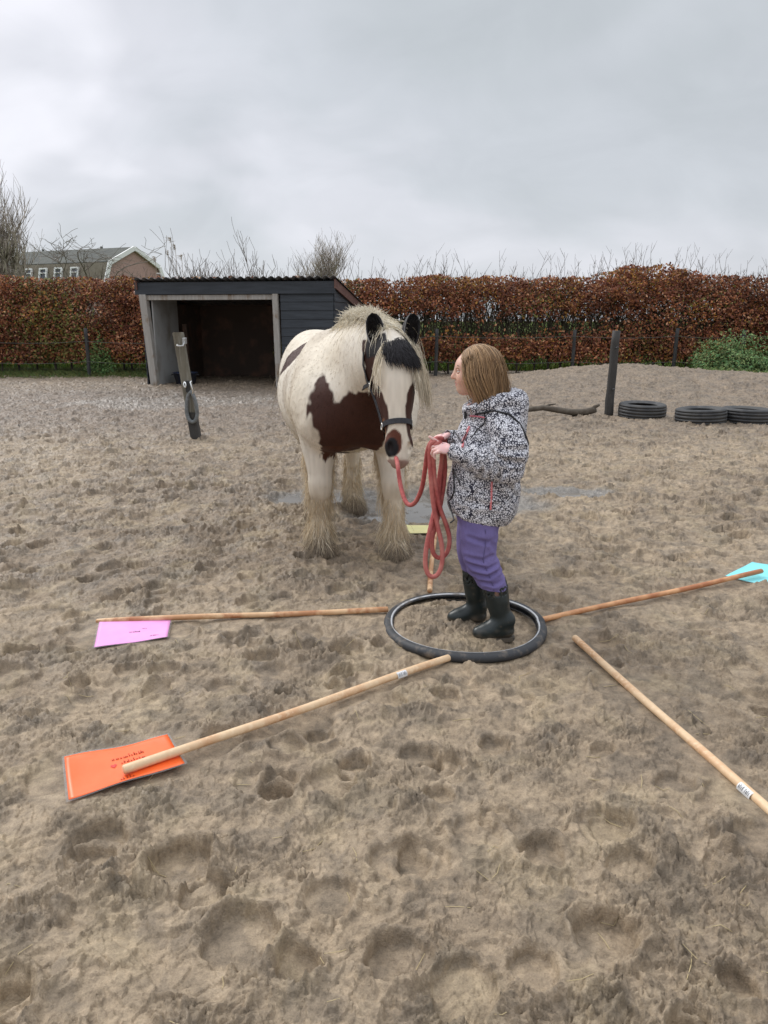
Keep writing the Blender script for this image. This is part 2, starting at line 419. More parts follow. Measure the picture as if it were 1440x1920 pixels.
def mud_mat():
    m = bpy.data.materials.new('mud'); m.use_nodes = True
    nt = m.node_tree; N = nt.nodes; L = nt.links; b = N['Principled BSDF']
    a = N.new('ShaderNodeAttribute'); a.attribute_name = 'Col'
    tc = N.new('ShaderNodeTexCoord')
    n1 = N.new('ShaderNodeTexNoise'); n1.inputs['Scale'].default_value = 22; n1.inputs['Detail'].default_value = 8; n1.inputs['Roughness'].default_value = .7
    n2 = N.new('ShaderNodeTexNoise'); n2.inputs['Scale'].default_value = 240; n2.inputs['Detail'].default_value = 3
    n3 = N.new('ShaderNodeTexNoise'); n3.inputs['Scale'].default_value = 5; n3.inputs['Detail'].default_value = 4
    for n in (n1, n2, n3): L.new(tc.outputs['Object'], n.inputs['Vector'])
    r1 = N.new('ShaderNodeMapRange'); L.new(n1.outputs[0], r1.inputs[0]); r1.inputs[1].default_value = .3; r1.inputs[2].default_value = .7; r1.inputs[3].default_value = .52; r1.inputs[4].default_value = 1.45
    r2 = N.new('ShaderNodeMapRange'); L.new(n2.outputs[0], r2.inputs[0]); r2.inputs[1].default_value = .3; r2.inputs[2].default_value = .7; r2.inputs[3].default_value = .86; r2.inputs[4].default_value = 1.14
    mu = N.new('ShaderNodeMath'); mu.operation = 'MULTIPLY'; L.new(r1.outputs[0], mu.inputs[0]); L.new(r2.outputs[0], mu.inputs[1])
    vm = N.new('ShaderNodeVectorMath'); vm.operation = 'SCALE'; L.new(a.outputs['Color'], vm.inputs[0]); L.new(mu.outputs[0], vm.inputs['Scale'])
    L.new(vm.outputs[0], b.inputs['Base Color'])
    ro = N.new('ShaderNodeMapRange'); L.new(n3.outputs[0], ro.inputs[0]); ro.inputs[1].default_value = .35; ro.inputs[2].default_value = .65; ro.inputs[3].default_value = .52; ro.inputs[4].default_value = .86
    sb = N.new('ShaderNodeMath'); sb.operation = 'MULTIPLY_ADD'; L.new(a.outputs['Alpha'], sb.inputs[0]); sb.inputs[1].default_value = -.36; L.new(ro.outputs[0], sb.inputs[2])
    L.new(sb.outputs[0], b.inputs['Roughness'])
    sp = N.new('ShaderNodeMath'); sp.operation = 'MULTIPLY_ADD'; L.new(a.outputs['Alpha'], sp.inputs[0]); sp.inputs[1].default_value = .42; sp.inputs[2].default_value = .16; L.new(sp.outputs[0], b.inputs['Specular IOR Level'])
    b1 = N.new('ShaderNodeBump'); b1.inputs['Strength'].default_value = .9; b1.inputs['Distance'].default_value = .012; L.new(n1.outputs[0], b1.inputs['Height'])
    b2 = N.new('ShaderNodeBump'); b2.inputs['Strength'].default_value = .6; b2.inputs['Distance'].default_value = .004; L.new(n2.outputs[0], b2.inputs['Height']); L.new(b1.outputs[0], b2.inputs['Normal'])
    L.new(b2.outputs[0], b.inputs['Normal'])
    return m
MUD = mud_mat()
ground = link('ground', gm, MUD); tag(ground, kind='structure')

# clods torn loose, nobody could count them
def lumps(n, seed):
    r = np.random.default_rng(seed)
    import bmesh
    bm = bmesh.new(); bmesh.ops.create_icosphere(bm, subdivisions=1, radius=1); bv = np.array([v.co[:] for v in bm.verts]); bf = np.array([[v.index for v in f.verts] for f in bm.faces]); bm.free()
    y = 1.0 + 6.0 * r.random(n * 4) ** 1.5; x = (r.random(n * 4) * 2 - 1) * (.62 * y + .35)
    k = sstep(.0, .4, fbm(x * 1.9 + 3, y * 1.9, 31, 3)) + .35 * sstep(.1, .5, fbm(x * 5, y * 5, 33, 2)) > r.random(n * 4)
    k &= puddle_mask(x, y) < -.1
    for x0, y0, x1, y1, wd in FLAT:
        vx, vy = x1 - x0, y1 - y0; tt = np.clip(((x - x0) * vx + (y - y0) * vy) / (vx * vx + vy * vy), 0, 1)
        k &= np.hypot(x - x0 - tt * vx, y - y0 - tt * vy) > wd + .02
    x = x[k][:n]; y = y[k][:n]; n = len(x)
    z = height(x, y)[0]
    s = .0025 + .0125 * r.random(n) ** 3.4
    sc3 = s[:, None] * r.uniform(.65, 1.25, (n, 3)); sc3[:, 2] *= .75
    P = bv[None] * (1 + .5 * (r.random((n, len(bv), 1)) - .5)) * sc3[:, None, :]
    a = r.random(n) * 6.28; ca, sa = np.cos(a)[:, None], np.sin(a)[:, None]
    P = np.stack([P[..., 0] * ca - P[..., 1] * sa, P[..., 0] * sa + P[..., 1] * ca, P[..., 2]], -1)
    P += np.stack([x, y, z + s * .3], -1)[:, None, :]
    F = (np.arange(n)[:, None, None] * len(bv) + bf[None]).reshape(-1, 3)
    C = np.tile(np.array([.38, .28, .18]), (n * len(bv), 1)) * np.repeat(r.uniform(.8, 1.15, n), len(bv))[:, None]
    C = np.concatenate([C, np.zeros((len(C), 1))], 1)
    me = np_mesh('mud_clods', P.reshape(-1, 3), F, False, None); set_col(me, C)
    tag(link('mud_clods', me, MUD), kind='stuff')
lumps(30000, 3)

# puddle water: one level sheet, the mud rises through it
def puddle():
    n = 200; a = np.linspace(0, 2 * PI, n, endpoint=False)
    cx, cy = .35, 5.4
    xs = cx + 2.1 * np.cos(a); ys = cy + .95 * np.sin(a)
    V = np.concatenate([[[cx, cy, 0]], np.stack([xs, ys, 0 * xs], -1)]); V[:, 2] = -.031
    F = np.stack([np.zeros(n, int), 1 + np.arange(n), 1 + (np.arange(n) + 1) % n], -1)
    me = np_mesh('puddle', V, F, False)
    m = pm('puddle_water', (.17, .15, .125), .12, spec=.6, bump=[(9, .12, .004), (50, .05, .001)])
    tag(link('puddle', me, m), kind='structure')
puddle()

# bits of straw trodden into the mud
r = np.random.default_rng(8)
n = 190; y = 1.1 + 5.5 * r.random(n) ** 1.4; x = (r.random(n) * 2 - 1) * (.58 * y + .3)
a = r.random(n) * 6.28; l = r.uniform(.012, .04, n)
P = np.zeros((n, 3, 3))
for k in range(3):
    t = (k - 1.0)
    P[:, k, 0] = x + np.cos(a) * l * t + (k == 1) * .003; P[:, k, 1] = y + np.sin(a) * l * t
    P[:, k, 2] = height(P[:, k, 0].copy(), P[:, k, 1].copy())[0] + .003
V, F = strands(P, np.tile([.0009, .0011, .0007], (n, 1)), 4)
tag(link('straw', np_mesh('straw', V, F, True), pm('straw', (.50, .40, .22), .7)), kind='stuff')
# ------------------------------------------------------------------ grass beyond and below the hedge
def sheet(name, pts, z, m):
    me = bpy.data.meshes.new(name); me.from_pydata([(x, y, z) for x, y in pts], [], [tuple(range(len(pts)))])
    return tag(link(name, me, m), kind='structure')
M_field = pm('meadow', (.085, .125, .035), 1.0, spec=.05, var=(3, (.12, .15, .045), .35, .65, 5), bump=[(40, .5, .03)])
sheet('meadow', [(-150, 20.2), (150, 20.2), (400, 600), (-400, 600)], .02, M_field)

def blades(name, x, y, hgt, colr, m=None, lean=.4, wd=.004, zoff=0, zf=None):
    n = len(x); r = np.random.default_rng(len(name) + n)
    z = zf if zf is not None else macro(x, y)
    a = r.random(n) * 6.28; P = np.zeros((n, 4, 3))
    for k in range(4):
        t = k / 3
        P[:, k, 0] = x + np.cos(a) * hgt * lean * t * t; P[:, k, 1] = y + np.sin(a) * hgt * lean * t * t
        P[:, k, 2] = z + zoff + hgt * t * (1 - .25 * t * lean)
    V, F = strands(P, np.tile([wd, wd * .9, wd * .6, wd * .1], (n, 1)), 3)
    C = np.array(colr)[None] * r.uniform(.6, 1.5, (n, 1)); C[:, 0] *= r.uniform(.7, 1.6, n)
    me = np_mesh(name, V, F, True); set_col(me, np.repeat(C, 12, 0))
    return link(name, me, m or pm(name, rough=.7, attr='Col'))
r = np.random.default_rng(21)
n = 26000
x = r.uniform(-14.5, -4.6, n); y = 17.2 + 2.7 * r.random(n); k = y > 17.5 + .5 * fbm(x * .8, x * 0, 4, 3) + .05 * np.abs(x + 9)
k |= (y > 17.2) & (r.random(n) < .15)
x, y = x[k], y[k]
g = blades('grass', x, y, r.uniform(.05, .17, len(x)) * sstep(17.2, 18.6, y), (.085, .125, .028), lean=.6, wd=.008); tag(g, kind='stuff')
n = 15000
x = r.uniform(6.3, 15, n); y = 13.4 + 5.4 * r.random(n); k = (x - 6.4) * .75 > (17.2 - y) * .95 + .5 * fbm(x * .9, y * .9, 4, 3) - .3
x, y = x[k], y[k]
g2 = blades('grass', x, y, r.uniform(.05, .2, len(x)), (.13, .21, .05), lean=.7, wd=.009); tag(g2, kind='stuff')
n = 18000
x = r.uniform(-14, 12, n); y = 19.9 + 2.2 * r.random(n)
g3 = blades('grass', x, y, r.uniform(.12, .55, n) , (.14, .24, .045), lean=.5, wd=.013, zf=x * 0); tag(g3, kind='stuff')

# ------------------------------------------------------------------ beech hedge
HY = 19.1
def hedge_top(x):
    return 2.28 + .10 * fbm(x * .35, x * 0 + 2, 81, 3) + .07 * fbm(x * 2.1, x * 0 + 1, 82, 2) + .25 * np.exp(-((x - 6.4) / 1.0) ** 2) + .06 * sstep(2, 9, x)
def hedge_density(x, z):
    """1 = full of leaves, 0 = bare stems"""
    zt = hedge_top(x); u = z / zt
    n1 = fbm(x * .9, z * 1.3, 83, 3); n2 = fbm(x * 3.2, z * 3.2, 84, 2)
    thin = sstep(-1.2, -.4, x) * (1 - sstep(8.0, 9.6, x))                  # stretch with a see-through waist
    core = np.exp(-((u - .52) / .17) ** 2) * thin * (1.05 - .45 * sstep(4.2, 6.5, x))
    bottom = (1 - sstep(.10, .24, u)) * (.75 + .2 * thin)
    d = 1.0 - core * (1 + .5 * n1) - bottom
    d = d + .36 * n1 + .30 * n2
    d = d - .75 * np.exp(-((x + 7.1) / .35) ** 2 - ((z - 1.55) / .22) ** 2) - .45 * np.exp(-((x - 2.55) / .35) ** 2 - ((z - 1.75) / .35) ** 2)
    d = d - .55 * sstep(.86, 1.0, u) * (.7 + 1.2 * n2)
    return np.clip(d, 0.02, 1.1)
hedge = thing('beech_hedge', 'clipped beech hedge with rust brown autumn leaves running along the back of the paddock', 'hedge', (0, HY, 0))
r = np.random.default_rng(31)
n = 660000
x = r.uniform(-17, 17, n); z = r.uniform(.12, 1, n) * (hedge_top(x) + .05)
k = (r.random(n) < hedge_density(x, z) ** 1.2 * .62)
x, z = x[k], z[k]; n = len(x)
dep = r.random(n) ** 1.5 * 1.0
bulge = .18 * fbm(x * 1.1, z * 1.1, 85, 3) + .10 * sstep(.6, 1, z / hedge_top(x))
y = -.45 + bulge + dep * .95
s = r.uniform(.022, .046, n)
nrm = np.stack([r.normal(0, .7, n), r.normal(-.75, .6, n), r.normal(.5, .6, n)], -1); nrm /= np.linalg.norm(nrm, axis=1, keepdims=True)
t1 = np.cross(nrm, r.normal(0, 1, (n, 3))); t1 /= np.linalg.norm(t1, axis=1, keepdims=True); t2 = np.cross(nrm, t1)
Cc = np.stack([x, y, z], -1)
L0 = Cc - t1 * s[:, None]; L1 = Cc + t2 * (s * .62)[:, None] - nrm * (s * .25)[:, None]; L2 = Cc + t1 * (s * 1.05)[:, None]; L3 = Cc - t2 * (s * .62)[:, None] - nrm * (s * .25)[:, None]
V = np.stack([L0, L1, L2, L3], 1).reshape(-1, 3)
i0 = np.arange(n) * 4
F = np.concatenate([np.stack([i0, i0 + 1, i0 + 2], -1), np.stack([i0, i0 + 2, i0 + 3], -1)])
pal = np.array([[.225, .078, .034], [.165, .058, .034], [.31, .122, .048], [.42, .22, .12], [.120, .040, .025], [.32, .165, .035], [.14, .13, .035]])
yw = sstep(.05, .6, fbm(x * .8, z * 1.1, 87, 3)); olive = np.exp(-((x + 8.1) / .8) ** 2 - ((z - 1.1) / .95) ** 2) * 1.6 + .25 * sstep(.1, .6, fbm(x * .5, z * .9, 88, 2))
pr = np.stack([np.full(n, .30), np.full(n, .28), np.full(n, .17), np.full(n, .10), np.full(n, .16), .03 + .30 * yw, .02 + .85 * olive], -1)
pr /= pr.sum(1, keepdims=True); cs = pr.cumsum(1); pick = (r.random(n)[:, None] > cs).sum(1).clip(0, 6)
C = pal[pick] * r.uniform(.65, 1.5, (n, 1)) * (1 + .28 * np.clip(fbm(x * .7, z * .9, 89, 3), -1, 1))[:, None]
me = np_mesh('foliage', V, F, False); set_col(me, np.repeat(C, 4, 0))
M_leaf = pm('beech_leaf', rough=.6, attr='Col', spec=.25)
link('foliage', me, M_leaf, hedge)

def branch_paths(x0, y0, z0, z1, rr, wob, k=9, nz=None):
    t = np.linspace(0, 1, k); P = np.zeros((k, 3))
    P[:, 2] = z0 + (z1 - z0) * t; ph = rr.random() * 6.28
    lean = rr.normal(0, .12, 2)
    P[:, 0] = x0 + lean[0] * t + wob * np.cumsum(rr.normal(0, .35, k)) * t; P[:, 1] = y0 + lean[1] * t + wob * np.cumsum(rr.normal(0, .35, k)) * t
    return P
M_bark = pm('bark_dark', (.045, .036, .028), .9, var=(9, (.09, .075, .06), .4, .7), bump=[(60, .5, .01)])
rr = np.random.default_rng(41)
sx0 = np.arange(-16.4, 16.6, .42)
for i, x0 in enumerate(sx0):
    x0 += rr.normal(0, .07); top = float(hedge_top(np.array([x0]))[0])
    Ps = []; Rs = []
    P = branch_paths(x0, rr.normal(0, .1), -.05, top * .9, rr, .06); Ps.append(P); Rs.append(np.linspace(rr.uniform(.022, .042), .008, 9))
    for j in range(11):
        k = rr.integers(0, 7); b = P[k]; a = rr.normal(0, .9); ln = rr.uniform(.4, 1.1)
        t = np.linspace(0, 1, 9)[:, None]
        d = np.array([math.sin(a) * .8, rr.normal(0, .4), rr.uniform(.25, 1.0)])
        Q = b + d * t * ln + np.cumsum(rr.normal(0, .012, (9, 3)), 0)
        Q[:, 2] = np.minimum(Q[:, 2], top + .05); Ps.append(Q); Rs.append(np.linspace(.010, .003, 9))
    V, F = strands(np.array(Ps), np.array(Rs), 5)
    link('stem', np_mesh('stem', V, F, True), M_bark, hedge)
# whippy shoots standing above the clipped top
Ps = []; Rs = []; tips = []
for i in range(560):
    x0 = rr.uniform(-14, 14)
    if x0 < -3.8 and rr.random() < .62: continue
    hh = .12 + .5 * rr.random() ** 2.2
    if rr.random() < .05: hh += .2
    zt = float(hedge_top(np.array([x0]))[0]) - .12
    k = 7; t = np.linspace(0, 1, k); ph = rr.random() * 6.28
    P = np.zeros((k, 3)); P[:, 0] = x0 + rr.normal(0, .13) * t + .02 * np.sin(t * 5 + ph); P[:, 1] = rr.uniform(-.35, .45) + rr.normal(0, .05) * t; P[:, 2] = zt + (hh + .12) * t
    Ps.append(P); Rs.append(np.linspace(.0065, .003, k))
    for j in range(rr.integers(1, 4)):
        b = P[rr.integers(2, 6)]; d = np.array([rr.choice([-1, 1]) * rr.uniform(.3, .7), rr.normal(0, .2), 1.0]) * hh * rr.uniform(.2, .5)
        Ps.append(b + d * t[:, None]); Rs.append(np.linspace(.004, .002, k))
V, F = strands(np.array(Ps), np.array(Rs), 3)
link('shoots', np_mesh('shoots', V, F, True), pm('twig', (.13, .105, .085), .8), hedge)
# dull old wood and dead stems seen through the waist of the hedge
Ps = []; Rs = []
for i in range(4200):
    x0 = rr.uniform(-1.8, 10); z0 = rr.uniform(.2, 1.35); k = 6; t = np.linspace(0, 1, k)[:, None]
    d = np.array([rr.normal(0, .25), rr.normal(0, .15), rr.uniform(.4, 1.2)])
    Ps.append(np.array([x0, rr.uniform(-.2, .5), z0]) + d * t + np.cumsum(rr.normal(0, .012, (k, 3)), 0)); Rs.append(np.linspace(.008, .004, k))
V, F = strands(np.array(Ps), np.array(Rs), 3)
link('old_wood', np_mesh('old_wood', V, F, True), pm('old_wood', (.10, .08, .055), .9, var=(4, (.055, .055, .03), .4, .6)), hedge)

# ------------------------------------------------------------------ paddock fence in front of the hedge: thin posts and two tapes
def pole_mb(p0, p1, r0, r1, n=10, seed=0, rough=.06):
    m = MB(); rr = random.Random(seed); k = 9; pts = []; rad = []
    a, b = Vector(p0), Vector(p1)
    for i in range(k):
        t = i / (k - 1); pts.append(a.lerp(b, t) + Vector((rr.uniform(-1, 1), rr.uniform(-1, 1), 0)) * r0 * .08); rad.append((r0 + (r1 - r0) * t) * (1 + rr.uniform(-rough, rough)))
    m.tube(pts, rad, n); return m
M_darkpost = pm('dark_post', (.030, .030, .030), .75, var=(30, (.06, .058, .055), .45, .7, 3, (1, 1, .15)), bump=[(50, .5, .004, (1, 1, .15))])
M_tape = pm('fence_tape', (.10, .10, .085), .7)
def fence(label, xs, y0, zs):
    f = thing('wire_fence', label, 'fence', (0, y0, 0))
    for i, x0 in enumerate(xs):
        pole_mb((x0, 0, -.1), (x0 + .02, 0, 1.12 + .05 * math.sin(i * 3)), .045, .042, seed=i).build('post', M_darkpost, f)
    for z in zs:
        m = MB(); k = 90; pts = []
        for i in range(k):
            xx = xs[0] + (xs[-1] - xs[0]) * i / (k - 1)
            j = max([q for q in range(len(xs)) if xs[q] <= xx + 1e-6]); j = min(j, len(xs) - 2)
            u = (xx - xs[j]) / (xs[j + 1] - xs[j]); sag = .05 * 4 * u * (1 - u)
            pts.append((xx, -.05, z - sag))
        m.tube(pts, .0055, 5); m.build('tape', M_tape, f)
    return f
fence('thin dark fence with two tapes left of the shed, in front of the hedge', [-15.3, -12.6, -9.9, -7.15, -4.75], 18.2, (.84, .36))
fence('thin dark fence with two tapes right of the horse, in front of the hedge', [-.45, 1.25, 4.55, 7.0, 8.6, 11.2, 13.9, 16.5], 18.2, (.96, .36))

# ------------------------------------------------------------------ leafy plants
def leaf_plant(name, label, cat, loc, rx, ry, hz, n, colr, size, seed, group=None, stems=26):
    t = thing(name, label, cat, loc, 0, group); r = np.random.default_rng(seed)
    u = r.normal(0, 1, (n, 3)); u /= np.linalg.norm(u, axis=1, keepdims=True); rad = r.random(n) ** .35
    P = u * rad[:, None]; P[:, 2] = np.abs(P[:, 2])
    lump = 1 + .35 * fbm(np.arctan2(P[:, 1], P[:, 0]) * 1.5, P[:, 2] * 2.5, seed, 3)
    P = P * lump[:, None] * np.array([rx, ry, hz]); s = r.uniform(.5, 1.2, n) * size
    nrm = u * .5 + np.stack([r.normal(0, .5, n), r.normal(-.2, .5, n), r.normal(.6, .4, n)], -1); nrm /= np.linalg.norm(nrm, axis=1, keepdims=True)
    t1 = np.cross(nrm, r.normal(0, 1, (n, 3))); t1 /= np.linalg.norm(t1, axis=1, keepdims=True); t2 = np.cross(nrm, t1)
    V = np.stack([P - t1 * s[:, None], P + t2 * (s * .5)[:, None] - nrm * (.2 * s)[:, None], P + t1 * s[:, None] - nrm * (.35 * s)[:, None], P - t2 * (s * .5)[:, None] - nrm * (.2 * s)[:, None]], 1).reshape(-1, 3)
    i0 = np.arange(n) * 4; F = np.concatenate([np.stack([i0, i0 + 1, i0 + 2], -1), np.stack([i0, i0 + 2, i0 + 3], -1)])
    C = np.array(colr) * r.uniform(.55, 1.5, (n, 1)); C[:, 0] *= r.uniform(.7, 1.4, n)
    me = np_mesh('foliage', V, F, False); set_col(me, np.repeat(C, 4, 0)); link('foliage', me, M_leaf, t)
    k = 5; tt = np.linspace(0, 1, k)[None, :, None]; e = P[r.integers(0, n, stems)][:, None, :]
    b = np.concatenate([r.normal(0, .12, (stems, 2)) * [rx, ry], np.full((stems, 1), -.03)], 1)[:, None, :]
    V, F = strands(b + (e - b) * tt, np.tile(np.linspace(.008, .004, k), (stems, 1)), 4)
    link('stem', np_mesh('stem', V, F, True), M_bark, t); return t
leaf_plant('bramble_bush', 'green leafy bush growing against the hedge at the right edge', 'bush', (8.0, 17.3, 0), .95, .75, .98, 9000, (.13, .21, .075), .036, 5)
leaf_plant('nettle_clump', 'taller dark green clump behind the bush, at the right edge', 'plant', (9.4, 17.6, 0), .8, .6, 1.15, 7000, (.11, .18, .06), .036, 6)
leaf_plant('weed_clump', 'low bright green weed clump at the right edge, nearer than the bush', 'plant', (7.75, 14.4, .02), .75, .5, .25, 4200, (.15, .25, .07), .030, 7)
leaf_plant('weed_clump', 'ragged green weeds growing up beside the fence post left of the shed', 'plant', (-7.0, 18.55, 0), .38, .3, .8, 1900, (.10, .17, .05), .032, 9)

# ------------------------------------------------------------------ bare trees
def bare_tree(name, label, loc, hgt, seed, spread, levels, nb, r0, cr, upright=.5, trunk_frac=.25, wob=.08, twig=.004):
    t = thing(name, label, 'tree', loc); rr = np.random.default_rng(seed); K = 7
    tr = np.linspace(0, 1, K)[:, None] * np.array([0, 0, hgt * trunk_frac]) + np.cumsum(rr.normal(0, hgt * .004, (K, 3)), 0) * [1, 1, 0]
    m = MB(); m.tube(tr.tolist(), np.linspace(r0, r0 * .75, K).tolist(), 10); m.build('trunk', cr, t)
    Ps = []; Rs = []
    def grow(p, d, ln, rad, lv):
        pts = [p]; d = d / np.linalg.norm(d)
        for i in range(K - 1):
            d = d + rr.normal(0, wob, 3) + np.array([0, 0, upright * .07]); d /= np.linalg.norm(d); pts.append(pts[-1] + d * ln / (K - 1))
        pts = np.array(pts); Ps.append(pts); Rs.append(np.linspace(rad, max(rad * .35, twig), K))
        if lv <= 0: return
        for j in range(nb[levels - lv]):
            k = rr.integers(1, K); a = rr.random() * 6.28
            side = np.array([math.cos(a), math.sin(a), rr.uniform(-.1, .5)])
            nd = d * (1 - spread) + side * spread + np.array([0, 0, upright * .5])
            grow(pts[k], nd, ln * rr.uniform(.45, .75), max(rad * .42, twig), lv - 1)
    for j in range(nb[0]):
        a = rr.random() * 6.28 + j; k = rr.integers(3, K)
        grow(tr[k], np.array([math.cos(a) * spread, math.sin(a) * spread, .45 + upright]), hgt * (1 - trunk_frac) * rr.uniform(.5, .8), r0 * .55, levels - 1 + 0)
    V, F = strands(np.array(Ps), np.array(Rs), 4)
    link('crown', np_mesh('crown', V, F, True), cr, t); return t
M_bt = pm('bare_bark', (.50, .43, .37), .9, var=(1.5, (.14, .11, .09), .4, .6))
M_bt2 = pm('bare_bark_dark', (.17, .14, .115), .9, var=(1.5, (.16, .14, .11), .4, .6))
bare_tree('poplar_tree', 'tall bare poplar with fine upright branches at the far left', (-29.0, 60, 0), 10.9, 3, .52, 4, [13, 7, 5, 3], .24, M_bt, upright=.75, trunk_frac=.30, wob=.06, twig=.0075)
bare_tree('fruit_tree', 'small bare tree with crooked spreading branches in front of the house', (-9.9, 26, 0), 5.5, 12, .85, 4, [7, 5, 4, 2], .065, M_bt2, upright=.28, trunk_frac=.50, wob=.14, twig=.0055)
bare_tree('poplar_tree', 'far bare tree with a broom of thin branches above the shed roof', (-5.0, 62, 0), 7.4, 8, .60, 4, [14, 7, 5, 3], .16, M_bt, upright=.75, trunk_frac=.4, wob=.05, twig=.007)
# bare scrub standing behind the shed
for i, (x0, h0, sd) in enumerate([(-4.3, 3.05, 1), (-3.9, 2.75, 2), (-3.35, 2.95, 3), (-2.75, 3.15, 4)]):
    bare_tree('scrub_shrub', ['bare scrub shrub above the left end of the shed roof', 'lowest of the bare shrubs behind the shed roof, second from the left', 'bare shrub behind the shed roof, third from the left', 'tallest bare shrub behind the middle of the shed roof'][i],
              (x0 * 1.24, 20.9, 0), h0 + .25, 50 + sd, .55, 3, [9, 5, 3], .03, M_bt2, upright=.7, trunk_frac=.55, wob=.1, twig=.004)['category'] = 'shrub'
def reed():
    t = thing('reed', 'tall dry reed with feathery plumes behind the left end of the shed', 'plant', (-5.55, 20.6, 0)); rr = np.random.default_rng(3)
    M = pm('dry_reed', (.34, .29, .22), .8)
    Ps = []; Q = []
    for i, (dx_, hh) in enumerate([(0, 3.42), (.1, 3.25), (-.45, 2.95), (.25, 3.0), (-.1, 3.1)]):
        tt = np.linspace(0, 1, 6)[:, None]; P = np.array([dx_, 0, 0]) + tt * np.array([-.05, 0, hh]); Ps.append(P)
        for j in range(26):
            b = Ps[0][-1] if False else P[-1] - np.array([0, 0, .14]) * rr.random(); t5 = np.linspace(0, 1, 6)[:, None]
            Q.append(b + t5 * np.array([rr.normal(-.05, .05), rr.normal(0, .04), rr.uniform(-.02, .07)]))
    V, F = strands(np.array(Ps), np.full((5, 6), .006), 5); link('stem', np_mesh('stem', V, F), M, t)
    V, F = strands(np.array(Q), np.tile(np.linspace(.006, .002, 6), (len(Q), 1)), 3); link('plume', np_mesh('plume', V, F), M, t)['kind'] = 'stuff'
reed()

# ------------------------------------------------------------------ farmhouse with a gambrel roof
def house():
    A = math.radians(-23); ux, uy = math.cos(A), math.sin(A)
    D = 78.0
    bx = (275 - 720) / 1386 * D * 1.0; by = D
    t = thing('farmhouse', 'brick farmhouse with dark gambrel roof and white gable trim behind the hedge', 'house', (bx, by, 0), A)
    Ln = 14.6; W = 9.6; ze = 3.9; zk = 6.55; zr = 8.25; kin = 1.2
    prof = [(-W / 2, ze), (-W / 2 + kin, zk + .1), (0, zr), (W / 2 - kin, zk + .1), (W / 2, ze)]
    M_brick = pm('house_brick', (.44, .29, .25), .85, var=(8, (.38, .245, .215), .4, .6), bump=[(30, .3, .01)])
    M_roofs = pm('roof_tiles', (.062, .066, .060), .9, var=(1.2, (.095, .10, .085), .35, .65, 5), bump=[(12, .4, .03, (1, 1, 4))])
    M_low = pm('roof_tiles_mossy', (.125, .105, .070), .85, var=(1.5, (.17, .15, .11), .35, .65, 5), bump=[(12, .4, .03, (1, 1, 4))])
    M_white = pm('white_trim', (.78, .78, .76), .5)
    M_glass = pm('window_glass', (.05, .06, .08), .08, spec=.8)
    # local: x along the ridge (0 at the visible gable, negative to the far end), y across
    m = MB(); m.box((-Ln / 2, 0, ze / 2), (Ln - .1, W - .1, ze)); 
    for xx, s_ in ((-.05, 1), (-Ln + .05, -1)):
        m.add([(xx, y_, z_ - .06) for y_, z_ in prof], [tuple(range(5)) if s_ < 0 else tuple(range(4, -1, -1))])
    m.build('wall', M_brick, t)
    for i, nm in enumerate(['roof', 'roof', 'roof', 'roof']):
        (y0, z0), (y1, z1) = prof[i], prof[i + 1]; m = MB()
        d = Vector((0, y1 - y0, z1 - z0)); nn = Vector((0, -d.z, d.y)).normalized() * .14
        a0 = Vector((.1, y0, z0)); a1 = Vector((.1, y1, z1)); b0 = Vector((-Ln - .1, y0, z0)); b1 = Vector((-Ln - .1, y1, z1))
        vs = [a0, a1, b1, b0, a0 + nn, a1 + nn, b1 + nn, b0 + nn]
        m.add(vs, [(0, 1, 2, 3), (7, 6, 5, 4), (0, 4, 5, 1), (3, 2, 6, 7), (0, 3, 7, 4), (1, 5, 6, 2)])
        m.build(nm, M_low if i in (0, 3) else M_roofs, t)
    for xe in (.18, -Ln - .18):
        m = MB()
        for i in range(4):
            (y0, z0), (y1, z1) = prof[i], prof[i + 1]; d = Vector((0, y1 - y0, z1 - z0)); nn = Vector((0, -d.z, d.y)).normalized()
            a = Vector((xe, y0, z0)) + nn * .22; b = Vector((xe, y1, z1)) + nn * .22; lo = nn * -.42; tx = Vector((.08, 0, 0))
            vs = [a - tx, b - tx, b - tx + lo, a - tx + lo, a + tx, b + tx, b + tx + lo, a + tx + lo]
            m.add(vs, [(0, 1, 2, 3), (7, 6, 5, 4), (0, 4, 5, 1), (3, 2, 6, 7), (0, 3, 7, 4), (1, 5, 6, 2)])
        m.build('gable_trim', M_white, t)
    # windows set in the steep lower slope, facing the paddock
    (y0, z0), (y1, z1) = prof[0], prof[1]
    for wx in (-11.7, -9.8, -7.8, -5.8, -3.7):
        u = .66; yc = y0 + (y1 - y0) * u - .25; zc = z0 + (z1 - z0) * u
        tilt = math.atan2(y1 - y0, z1 - z0); M = Matrix.Rotation(-tilt * .55, 3, 'X')
        m = MB()
        for dx_, dz_, sx_, sz_ in ((-.44, 0, .13, 1.16), (.44, 0, .13, 1.16), (0, .54, 1.0, .13), (0, -.54, 1.0, .13), (0, .10, .8, .08)):
            m.box(Vector((wx, yc, zc)) + M @ Vector((dx_, -.06, dz_)), (sx_, .16 if dx_ == 0 else .17, sz_), M)
        wnd = m.build('window', M_white, t)
        p = MB(); p.box((wx, yc + .06, zc), (.86, .08, 1.06), M); p.build('pane', M_glass, wnd)
    for wx in (-13.2, -5.2):
        m = MB(); m.tube([(wx + .9, .3, zr - .2), (wx + .9, .3, zr + .35)], .13, 8); m.build('vent_pipe', M_roofs, t)
house()
